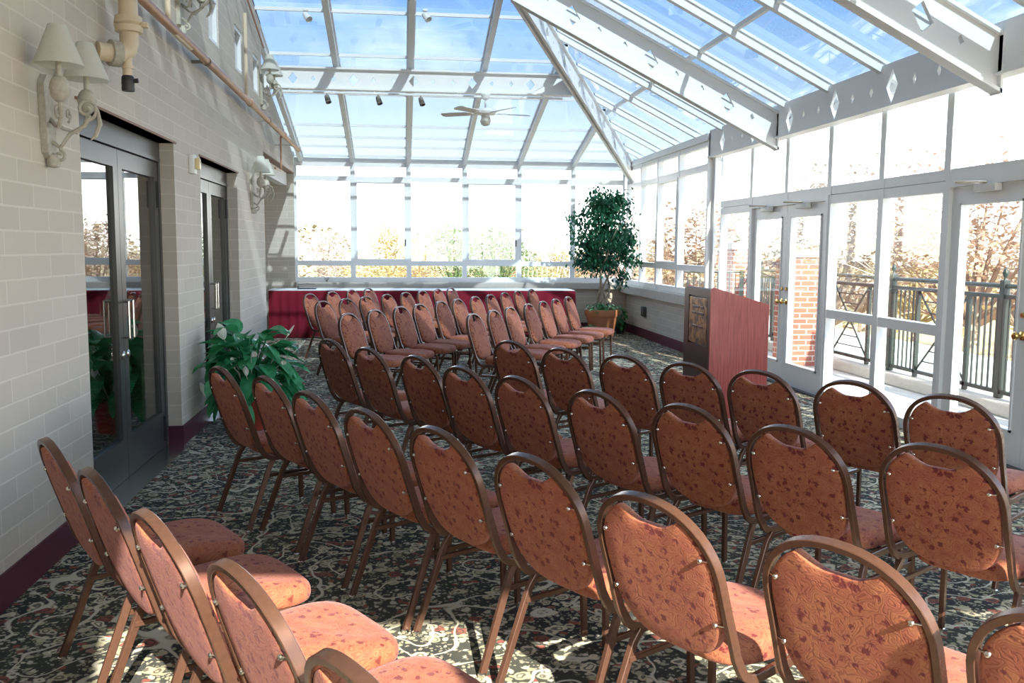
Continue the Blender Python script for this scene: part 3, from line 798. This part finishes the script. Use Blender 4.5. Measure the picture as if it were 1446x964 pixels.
for i in range(90):
    a = rs.uniform(0, 2*pi); rr = rs.random()**.5; z = rs.uniform(1.28, 2.5)
    R = .60*sqrt(max(.1, 1-((z-1.85)/.72)**2)); clus.append(Vector((cos(a)*R*rr*.98, sin(a)*R*rr*.75, z)))
clus += [Vector((.26,-.1,2.52)), Vector((.36,-.1,2.42)), Vector((-.12,-.05,2.60)), Vector((-.08,0,2.48)), Vector((.5,-.1,1.42)), Vector((.58,-.1,1.35)), Vector((.33,-.2,1.18)), Vector((.28,-.2,1.08)), Vector((-.50,-.1,1.75)), Vector((-.52,0,2.1))]
for cpos in clus:
    tube(b, [(cpos.x*.25, cpos.y*.25, min(cpos.z-.15, 1.6+rs.random()*.3)), (cpos.x*.7, cpos.y*.7, cpos.z-.02), tuple(cpos)], [.006,.004,.002], 4)
    for j in range(52):
        a = rs.uniform(0, 2*pi); q = cpos + Vector((rs.gauss(0,.085), rs.gauss(0,.075), rs.gauss(-.03,.085)))
        leaf_strip(b, q, (cos(a), sin(a), rs.uniform(-.9,.25)), (rs.uniform(-.3,.3), rs.uniform(-.3,.3), 1), rs.uniform(.06,.11), rs.uniform(.016,.027), 1.0, 3, .2)
obj('foliage', b, M['ficus'], t, True, 80)
b = B()
for i in range(230):
    a = rs.uniform(0, 2*pi); r = rs.uniform(.02,.33)
    leaf_strip(b, (cos(a)*r*.85, sin(a)*r*.85, .47+rs.uniform(0,.14)*(1.1-r*1.5)), (cos(a), sin(a), rs.uniform(-.2,.8)), (0,0,1), rs.uniform(.06,.11), rs.uniform(.02,.035), 1.4, 4, .2)
obj('ground_cover', b, M['ivy'], t, True, 80)
def low_plant(label, x, y, r, h, seed):
    t = thing('potted_ivy', label, 'plant', (x, y, 0)); rs = random.Random(seed)
    b = B(); lathe(b, [(0,0),(.07,0),(.095,.13),(.105,.13),(.105,.15),(.09,.15),(.085,.12),(0,.12)], (0,0,0), 18); obj('pot', b, M['dark'], t, True)
    b = B()
    for i in range(120):
        a = rs.uniform(0,2*pi); q = rs.uniform(0,r*.7)
        leaf_strip(b, (cos(a)*q, sin(a)*q, .13+rs.uniform(0,h)*(1-q/r*.6)), (cos(a), sin(a), rs.uniform(-.3,.7)), (0,0,1), rs.uniform(.06,.12), rs.uniform(.02,.04), 1.2, 4, .2)
    obj('foliage', b, M['ivy'], t, True, 80)
low_plant('small dark ivy pot on the floor between the ficus pot and the skirted table', 3.32, 15.55, .16, .12, 2)
low_plant('small ivy pot on the floor behind the ficus by the right low wall', 4.06, 16.45, .15, .42, 4)

# ------------------------------------------------------------------ wall sconces
def spiral(c, r0, r1, turns, a0, n=22, plane='yz', sg=1):
    P = []
    for i in range(n+1):
        u = i/n; a = a0+sg*u*turns*2*pi; r = r0+(r1-r0)*u
        P.append((c[0], c[1]+r*cos(a), c[2]+r*sin(a)) if plane == 'yz' else (c[0]+r*cos(a), c[1], c[2]+r*sin(a)))
    return P
def make_sconce(label, loc, shades=True):
    t = thing('wall_sconce', label, 'wall lamp', loc, group='twin shade wall sconces')
    m = M['verd']
    b = B(); prism(b, [(-.055,-.19),(.0,-.225),(.055,-.19),(.075,.14),(.03,.19),(-.03,.19),(-.075,.14)], [], (0,0,0), (0,1,0), (0,0,1), (1,0,0), .002, .032); 
    obj('backplate', b, m, t)
    b = B()
    lathe(b, [(0,-.045),(.028,-.04),(.034,-.01),(.022,.02),(0,.03)], (.035,0,-.215), 12)
    tube(b, [(.03,0,-.13),(.07,0,-.16),(.12,0,-.09),(.19,0,-.05),(.22,0,-.0)] , [.012,.012,.011,.010,.009], 8)
    tube(b, spiral((.20,0,.03), .055, .012, 1.4, -pi/2, plane='xz'), .009, 7)
    tube(b, spiral((.065,0,-.20), .03, .008, 1.2, pi/2, plane='xz', sg=-1), .008, 7)
    # hanging leaf tassel
    tube(b, [(.255,0,.03),(.262,0,-.04),(.24,0,-.10),(.215,0,-.12)], [.005,.013,.010,.003], 7)
    obj('scroll', b, m, t, True)
    for s in (-1, 1):
        y = .19*s
        b = B(); tube(b, [(.03,0,-.02),(.07,.05*s,-.06),(.11,.12*s,-.07),(.14,.17*s,-.02),(.145,y,.04)], [.011,.010,.010,.010,.012], 8)
        lathe(b, [(0,0),(.018,.005),(.040,.03),(.048,.065),(.040,.10),(.026,.12),(.014,.125),(.014,.22),(0,.22)], (.145,y,.03), 14)
        tube(b, spiral((.09,.07*s,.01), .035, .008, 1.1, -pi/2, sg=s), .007, 6)
        ar = obj('arm', b, m, t, True)
        b = B(); zb = .205; lathe(b, [(.112,zb),(.040,zb+.185),(.037,zb+.185),(.109,zb)], (.145,y,0), 28)
        bmesh.ops.remove_doubles(b, verts=b.verts[:], dist=1e-6); obj('lamp_shade', b, M['shade'], ar, True, 60)
        b = B(); lathe(b, [(0,.22),(.012,.225),(.018,.26),(.012,.30),(0,.325)], (.145,y,0), 10); obj('bulb', b, M['white'], ar, True)
    return t
s0 = make_sconce('twin shade wall sconce on the brick left of the nearest bronze doors', (XL, 4.80, 2.235))
for lab, y, z in (('twin shade wall sconce on the last brick pier beside the alcove', 11.03, 2.23), ('twin shade wall sconce high on the brick above the first pipe branch', 7.66, 3.52), ('twin shade wall sconce high on the brick against the end of the tie beam', 11.98, 3.56)):
    c = copy_tree(s0); c.location = (XL, y, z); c['label'] = lab

# ------------------------------------------------------------------ pipes
t = thing('fire_standpipe', 'thick cream standpipe with coupling, elbow and capped drain high on the brick', 'pipe', (-1.60, 5.78, 2.6))
r = .055
b = B(); tube(b, [(0,0,.30),(0,0,1.6)], r, 16); obj('riser', b, M['pipe'], t, True)
b = B(); lathe(b, [(r,-.05),(r+.022,-.045),(r+.026,-.01),(r+.016,0),(r+.026,.01),(r+.022,.045),(r,.05)], (0,0,.30), 16)
for s in (-1,1): rbox(b, s*(r+.015)-.012, s*(r+.015)+.03*(s>0)+.012, -.02, .02, .285, .315, .004)
obj('coupling', b, M['pipe'], t, True)
b = B(); tube(b, [(0,0,.28),(0,0,.20),(-.012,-.01,.15),(-.045,-.05,.12),(-.09,-.095,.115),(-.143,-.14,.115)], r, 16, caps=True); obj('elbow', b, M['pipe'], t, True)
b = B(); lathe(b, [(r,-.03),(r+.02,-.028),(r+.022,.028),(r,.03)], (-.065,-.07,.117), 16, (-.75,-.65,0)); obj('coupling', b, M['verd'], t, True)
b = B(); tube(b, [(-.01,-.02,.14),(-.01,-.02,-.02)], .028, 14); lathe(b, [(.028,-.01),(.034,-.008),(.034,.01),(.028,.012)], (-.01,-.02,.05), 14); obj('drain_nipple', b, M['pipe'], t, True)
b = B(); lathe(b, [(0,-.06),(.036,-.06),(.038,-.045),(.036,-.03),(.038,-.02),(.036,.02),(.03,.03),(0,.03)], (-.01,-.02,-.03), 14); lathe(b, [(0,0),(.014,0),(.014,.03),(0,.032)], (.02,-.02,-.03), 10, (1,0,.1)); obj('cap', b, M['dark'], t, True)

t = thing('sprinkler_main', 'long copper brown pipe running level along the brick above the bronze doors', 'pipe', (-1.62, 6.2, 3.13))
zp = lambda y: 0
b = B(); tube(b, [(0,-5.0,.03),(0,8.9,-.0)], .033, 14); obj('main_run', b, M['copper'], t, True)
for y in (-.6, 4.15, 7.0):
    b = B(); lathe(b, [(.033,-.05),(.043,-.045),(.043,.045),(.033,.05)], (0,y,.015), 14, (0,1,0)); obj('coupling', b, M['copper'], t, True)
for y, zt_, ln in ((.75, 1.2, .55), (4.1, .95, .45)):
    b = B(); tube(b, [(-.03,y,zt_),(-.03,y,.07),(-.025,y+.015,.02),(0,y+.06,-.005),(0,y+ln,-.005)], .02, 10); obj('branch', b, M['pipe'], t, True)
b = B(); tube(b, [(-.05,7.05,.0),(-.05,7.05,-.42),(-.05,7.02,-.48),(-.05,6.4,-.5)], .014, 8); obj('drop', b, M['copper'], t, True)
for y in (1.9, 5.5, 8.3):
    b = B(); lathe(b, [(.034,-.012),(.039,-.012),(.039,.012),(.034,.012)], (0,y,.012), 14, (0,1,0)); box(b, -.125 if y < 5.8 else -.30, -.03, y-.01, y+.01, -.006, .02); obj('bracket', b, M['iron'], t)
t = thing('copper_conduit', 'thin copper conduit sloping along the brick just under the glass roof edge', 'pipe', (-1.70, 9.0, 3.0))
b = B(); zc = lambda y: zh(y)-.34-3.0
tube(b, [(0,-1.,zc(8.0)),(0,3.0,zc(12.0))], .012, 8); obj('run', b, M['copper'], t, True)

# ------------------------------------------------------------------ ceiling fan, track lights, spot heads
t = thing('ceiling_fan', 'white ceiling fan with light globe hanging from the tie beam', 'fan', (1.20, 12.98, 3.745))
b = B(); lathe(b, [(0,0),(.07,0),(.075,-.02),(.055,-.07),(.02,-.085),(0,-.085)], (0,0,0), 20); obj('canopy', b, M['white'], t, True)
b = B(); tube(b, [(0,0,-.08),(0,0,-.20)], .013, 8); obj('downrod', b, M['white'], t, True)
b = B(); lathe(b, [(0,-.19),(.05,-.195),(.14,-.215),(.155,-.25),(.14,-.285),(.06,-.30),(.05,-.33),(0,-.33)], (0,0,0), 24); obj('motor', b, M['white'], t, True)
b = B(); lathe(b, [(.045,-.325),(.06,-.35),(.075,-.38),(.06,-.425),(.03,-.445),(0,-.45)], (0,0,0), 18); obj('light_globe', b, M['shade'], t, True)
for k in range(5):
    a = radians(12+72*k); u = Vector((cos(a), sin(a), 0)); v = Vector((-sin(a), cos(a), .22)).normalized(); w = u.cross(v)
    b = B(); prism(b, [(.20,-.05),(.26,-.062),(.62,-.072),(.66,-.045),(.66,.045),(.62,.072),(.26,.062),(.20,.05)], [], (0,0,-.27), u, v, w, -.004, .004); bl = obj('blade', b, M['soffit'], t)
    b = B(); prism(b, [(.10,-.018),(.26,-.035),(.26,.035),(.10,.018)], [], (0,0,-.276), u, v, w, -.004, .004); obj('blade_bracket', b, M['white'], bl)
t = thing('track_light', 'slim track with three spot heads under the left half of the tie beam', 'spotlight', (-.4, 12.97, 3.70))
b = B(); rbox(b, -1.2, 2.7, -.018, .018, -.012, .016, .004); 
for x in (-1.1, .05, 1.2, 2.4): box(b, x-.006, x+.006, -.006, .006, .016, .048)
obj('track', b, M['white'], t)
for x in (-.60, .10, .69):
    b = B(); tube(b, [(x,0,-.01),(x,0,-.05)], .008, 6); d = Vector((.25,-.3,-.8)).normalized()
    lathe(b, [(0,-.055),(.030,-.05),(.036,-.02),(.040,.06),(.036,.06),(.03,.02),(0,.02)], (x+.01,-.01,-.085), 14, d); obj('spot_head', b, M['iron'], t, True)
for i, (x, y) in enumerate(((-1.12, 11.45), (.31, 11.35))):
    z = zh(y)-.17
    t = thing('spot_light', 'small white spot head on the roof rafter, %s' % ('left of the pair nearest the brick wall' if i == 0 else 'right of the pair above the tie beam'), 'spotlight', (x, y, z), group='spot heads on the roof rafters')
    b = B(); rbox(b, -.03, .03, -.03, .03, .03, .055, .005); tube(b, [(0,0,.03),(0,0,-.01)], .008, 6); obj('bracket', b, M['white'], t)
    b = B(); lathe(b, [(0,-.05),(.03,-.045),(.04,0),(.045,.07),(.04,.07),(.032,.02),(0,.02)], (.01,-.01,-.03), 14, (.5,-.5,-.7)); obj('lamp_head', b, M['white'], t, True)

# ------------------------------------------------------------------ small wall fittings
t = thing('fire_strobe', 'white fire alarm strobe box on the brick pier between the bronze doors', 'alarm', (XL, 7.93, 2.27))
b = B(); rbox(b, .0, .045, -.055, .055, -.08, .08, .008); obj('housing', b, M['white'], t, True)
b = B(); rbox(b, .045, .085, -.03, .03, -.045, .05, .010); obj('lens', b, flat('amber_lens', (.78,.62,.34), .2), t, True)
t = thing('floor_outlet', 'dark square outlet box on the low brick wall right of the ficus', 'outlet', (4.30, 15.63, .47))
b = B(); rbox(b, -.035, .0, -.13, .13, -.085, .085, .006); obj('cover', b, M['dark'], t, True)
b = B(); rbox(b, -.045, -.035, -.08, .08, -.045, .045, .004); obj('flap', b, M['bronze'], t)

# ------------------------------------------------------------------ terrace
struct(obj('trim_4', box(B(), 4.56, 9.0, -6, 24.0, -.25, -.04), M['deck']), 'pale concrete terrace deck', 'deck')
struct(obj('trim_5', rbox(B(), 5.87, 6.22, -6, 15.6, -.04, .10, .02), M['stone']))
RX = 6.04
t = thing('terrace_railing', 'dark green steel railing with crossed panels along the terrace edge', 'railing', (RX, 8.43, .10))
def yy(y): return y-8.43
b = B(); tube(b, [(0,yy(-2),1.14),(0,yy(15.3),1.14)], .024, 10); obj('top_rail', b, M['railing'], t, True)
b = B(); box(b, -.025,.025, yy(-2), yy(15.3), 1.015, 1.055); obj('mid_rail', b, M['railing'], t)
b = B(); box(b, -.022,.022, yy(-2), yy(15.3), .045, .085); obj('bottom_rail', b, M['railing'], t)
posts = [8.43+2.08*k for k in range(-4, 4)]
for py in posts:
    b = B(); rbox(b, -.035,.035, yy(py)-.035, yy(py)+.035, .003, 1.20, .006); p = obj('post', b, M['railing'], t)
    b = B(); lathe(b, [(0,0),(.02,0),(.012,.02),(.026,.05),(.03,.07),(.02,.10),(.006,.12),(0,.135)], (0,yy(py),1.20), 12); obj('finial', b, M['railing'], p, True)
nb = 0
for py in posts:
    # balusters flank the post, a crossed panel fills the middle of the bay
    for s in (-1, 1):
        for k in range(1, 6):
            y = yy(py)+s*k*.092
            obj('baluster', box(B(), -.008,.008, y-.008, y+.008, .085, 1.02), M['railing'], t); nb += 1
        y = yy(py)+s*.56; obj('panel_post', box(B(), -.022,.022, y-.022, y+.022, .003, 1.02), M['railing'], t)
    ya, yb = yy(py)+.58, yy(py)+1.50
    b = B()
    for (q0, q1) in (((ya,.09),(yb,1.01)), ((ya,1.01),(yb,.09))): sweep(b, [(0,q0[0],q0[1]),(0,q1[0],q1[1])], rrect(.010,.010))
    for k, z in enumerate((.20,.33,.44,.66,.77,.90)):
        f = abs(z-.55)/.46; yc_ = (ya+yb)/2; sweep(b, [(0,yc_-.46*f,z),(0,yc_+.46*f,z)], rrect(.007,.007))
    obj('cross_panel', b, M['railing'], t)
t = thing('brick_pillar', 'red brick terrace pillar with stone cap seen through the far glass doors', 'pillar', (5.66, 12.2, -.04))
obj('shaft', box(B(), -.31,.31,-.26,.26,0,1.52), M['brick'], t)
obj('cap', rbox(B(), -.36,.36,-.31,.31,1.52,1.62,.015), M['stone'], t)
t = thing('brick_pillar', 'dark brick terrace pillar standing farther off at the railing corner', 'pillar', (6.04, 15.6, -.04))
obj('shaft', box(B(), -.22,.22,-.22,.22,0,1.62), M['brick'], t)
obj('cap', rbox(B(), -.27,.27,-.27,.27,1.62,1.74,.015), M['stone'], t)
t = thing('corner_railing', 'dark steel railing closing the far end of the terrace', 'railing', (5.3, 15.0, -.04))
b = B(); tube(b, [(-.55,0,1.24),(.55,0,1.24)], .022, 8); obj('top_rail', b, M['railing'], t, True)
obj('bottom_rail', box(B(), -.55,.55,-.02,.02,.14,.18), M['railing'], t)
for x in (-.53, .53): obj('post', box(B(), x-.03,x+.03,-.03,.03,0,1.27), M['railing'], t)
for k in range(1, 10): obj('baluster', box(B(), -.53+.106*k-.008,-.53+.106*k+.008,-.008,.008,.18,1.23), M['railing'], t)

# ------------------------------------------------------------------ landscape beyond
b = B(); box(b, -160, 240, -60, 260, -3.4, -3.0)
g = struct(obj('ground', b, M['earth']), 'autumn hillside beyond the terrace', 'ground')
def crown_mesh(name, kind, seed):
    rs = random.Random(seed); b = B()
    cl = []
    for i in range(26):
        a = rs.uniform(0,2*pi); e = rs.uniform(-.5,1.4); r = rs.uniform(.45,.95)
        cl.append(Vector((cos(a)*cos(e)*r*.36, sin(a)*cos(e)*r*.36, .62+.34*sin(e)*r)))
    nl = 150 if kind != 3 else 80
    for c in cl:
        tube(b, [(0,0,.3),(c.x*.5,c.y*.5,c.z*.72),tuple(c)], [.012,.006,.002], 4)
        for j in range(nl):
            q = c + Vector((rs.gauss(0,.075), rs.gauss(0,.075), rs.gauss(0,.06)))
            a = rs.uniform(0,2*pi); d = Vector((cos(a), sin(a), rs.uniform(-.6,.6)))
            leaf_strip(b, q, d, (rs.uniform(-.5,.5), rs.uniform(-.5,.5), 1), rs.uniform(.016,.034), rs.uniform(.006,.012), .5, 2, .1)
        if kind == 3:
            for j in range(8):
                q = c + Vector((rs.gauss(0,.10), rs.gauss(0,.10), rs.gauss(.02,.08))); tube(b, [tuple(c), tuple(q)], [.003,.001], 3)
    return b
protos = []
for kind in range(4):
    nm = ('birch_tree','pine_tree','maple_tree','bare_tree')[kind]
    t = thing(nm, '', 'tree')
    obj('foliage', crown_mesh(nm, kind, 40+kind), TREE[kind], t, False, recalc=False)
    obj('trunk', tube(B(), [(0,0,0),(.01,0,.3),(0,.01,.7)], [.028,.02,.006], 7), M['bark'], t, True)
    protos.append(t)
rs = random.Random(21)
KW = ('gold leaved tree', 'green leaved tree', 'russet leaved tree', 'bare tan tree')
spots = []
for i in range(15):      # beyond the far windows
    spots.append((-13 + 28*i/14 + rs.uniform(-.6,.6), (46, 60, 53)[i % 3] + rs.uniform(-1,1), rs.uniform(4.0, 6.4), 'beyond the far windows'))
for i in range(17):      # beyond the right glazing
    u = i/16
    a = radians(13 + 45*u); d = (27, 41, 34)[i % 3] + rs.uniform(-1,1)
    spots.append((d*sin(a)*1.05+3, d*cos(a)*.95+3, rs.uniform(4.6, 7.8), 'beyond the terrace railing'))
used = [False]*4; cnt = {}
for i, (x, y, h, where) in enumerate(spots):
    k = rs.choice((0,0,1,2,3)) if 'far' in where else rs.choice((0,2,3,3,1))
    if not used[k]: o = protos[k]; used[k] = True
    else: o = copy_tree(protos[k])
    o.location = (x, y, -3.02); w = rs.uniform(1.0, 1.35); o.scale = (h*w, h*w, h); o.rotation_euler = (0,0,rs.uniform(0,6.28))
    key = (k, where); cnt[key] = cnt.get(key, 0)+1
    o['label'] = '%s %s, %s of its kind from the left' % (KW[k], where, ORD[min(10, cnt[key]-1)])
    o['group'] = 'trees %s' % where
for k in range(4):
    if not used[k]:
        for ch in list(protos[k].children): bpy.data.objects.remove(ch)
        bpy.data.objects.remove(protos[k])
# hedge belt of undergrowth: uncountable
b = B()
for i in range(5200):
    if i % 2: x = rs.uniform(-18, 22); y = rs.uniform(36, 44)
    else:
        a = radians(rs.uniform(8, 62)); d = rs.uniform(17, 24); x = d*sin(a)+3; y = d*cos(a)+1
    a = rs.uniform(0,2*pi); leaf_strip(b, (x, y, -3+abs(rs.gauss(0,1.1))), (cos(a), sin(a), rs.uniform(-.3,.8)), (0,0,1), rs.uniform(.25,.6), rs.uniform(.1,.22), .6, 2, .15)
M['woods'] = m_leaf('distant_woods_leaf', (.30,.24,.12), (.20,.24,.12), .8, .25, .11)
b2 = B()
for i in range(15000):
    a = radians(rs.uniform(-32, 66)); d = rs.uniform(68, 84); x = d*sin(a); y = d*cos(a)
    top = 1.2 + 1.6*sin(a*23+1.0)*sin(a*9.7) + 1.1*sin(a*57) + (1.8 if a > .35 else 0)
    zz = -3 + (top+3.4)*rs.random()**.75
    p = rs.uniform(0, 2*pi); leaf_strip(b2, (x, y, zz), (cos(p), sin(p), rs.uniform(-.4,.8)), (0,0,1), rs.uniform(.35,.8), rs.uniform(.14,.30), .4, 2, .15)
tag(obj('distant_woods', b2, M['woods'], recalc=False), 'distant band of autumn woods closing the horizon', 'woods', kind='stuff')
o = obj('undergrowth', b, TREE[0], recalc=False); tag(o, 'tangled golden undergrowth on the slope below the trees', 'bushes', kind='stuff')

# ------------------------------------------------------------------ light
w = bpy.data.worlds.new('sky'); bpy.context.scene.world = w; w.use_nodes = True
nt = w.node_tree; nt.nodes.clear()
out = nt.nodes.new('ShaderNodeOutputWorld'); bg = nt.nodes.new('ShaderNodeBackground')
tc = nt.nodes.new('ShaderNodeTexCoord'); sp = nt.nodes.new('ShaderNodeSeparateXYZ'); nt.links.new(tc.outputs['Generated'], sp.inputs[0])
rp = nt.nodes.new('ShaderNodeValToRGB'); nt.links.new(sp.outputs[2], rp.inputs[0])
e = rp.color_ramp.elements
e[0].position = 0.0; e[0].color = (1.25,1.22,1.16,1)
e[1].position = 1.0; e[1].color = (.33,.38,.45,1)
for p, c in ((.10,(1.2,1.2,1.18,1)), (.17,(.56,.69,.86,1)), (.28,(.26,.48,.82,1)), (.6,(.36,.42,.50,1))):
    q = e.new(p); q.color = c
nz = nt.nodes.new('ShaderNodeTexNoise'); nz.inputs['Scale'].default_value = 3.2; nz.inputs['Detail'].default_value = 7; nz.inputs['Roughness'].default_value = .6
mp = nt.nodes.new('ShaderNodeMapping'); mp.inputs['Scale'].default_value = (1,1,2.5); nt.links.new(tc.outputs['Generated'], mp.inputs[0]); nt.links.new(mp.outputs[0], nz.inputs['Vector'])
mr = nt.nodes.new('ShaderNodeMapRange'); mr.interpolation_type = 'SMOOTHSTEP'; mr.inputs[1].default_value = .52; mr.inputs[2].default_value = .72; nt.links.new(nz.outputs['Fac'], mr.inputs[0])
mx = nt.nodes.new('ShaderNodeMix'); mx.data_type = 'RGBA'; nt.links.new(mr.outputs[0], mx.inputs[0]); nt.links.new(rp.outputs[0], mx.inputs[6]); mx.inputs[7].default_value = (.95,.97,1,1)
nt.links.new(mx.outputs[2], bg.inputs[0]); bg.inputs[1].default_value = 5.6; nt.links.new(bg.outputs[0], out.inputs[0])

sl = bpy.data.lights.new('sun', 'SUN'); sl.energy = 17.0; sl.angle = radians(.6); sl.color = (1.0,.93,.80)
so = bpy.data.objects.new('sun', sl); C.objects.link(so); so.location = (3, -10, 12)
so.rotation_euler = Vector((-1, 4.3, -2.93)).to_track_quat('-Z', 'Y').to_euler()

# ------------------------------------------------------------------ camera
cam = bpy.data.cameras.new('camera'); co = bpy.data.objects.new('camera', cam); C.objects.link(co)
cam.sensor_fit = 'HORIZONTAL'; cam.sensor_width = 36; cam.lens = 36*1274.67/1446; cam.clip_start = .05; cam.clip_end = 600
yaw, pit, rol = .122648, .104417, .006522
f = Vector((sin(yaw)*cos(pit), cos(yaw)*cos(pit), -sin(pit))); r0 = Vector((cos(yaw), -sin(yaw), 0)); u0 = r0.cross(f)
rr = r0*cos(rol)+u0*sin(rol); uu = -r0*sin(rol)+u0*cos(rol)
m = Matrix((rr, uu, -f)).transposed().to_4x4(); m.translation = (0, 0, 1.6); co.matrix_world = m
S = bpy.context.scene; S.camera = co
S.view_settings.view_transform = 'Standard'; S.view_settings.look = 'None'; S.view_settings.gamma = 1; S.view_settings.exposure = 0.0
S.view_settings.use_curve_mapping = False
cy = S.cycles; cy.use_denoising = True; cy.max_bounces = 8; cy.diffuse_bounces = 4; cy.glossy_bounces = 4; cy.transmission_bounces = 4; cy.transparent_max_bounces = 24
cy.caustics_reflective = False; cy.caustics_refractive = False; cy.sample_clamp_indirect = 6
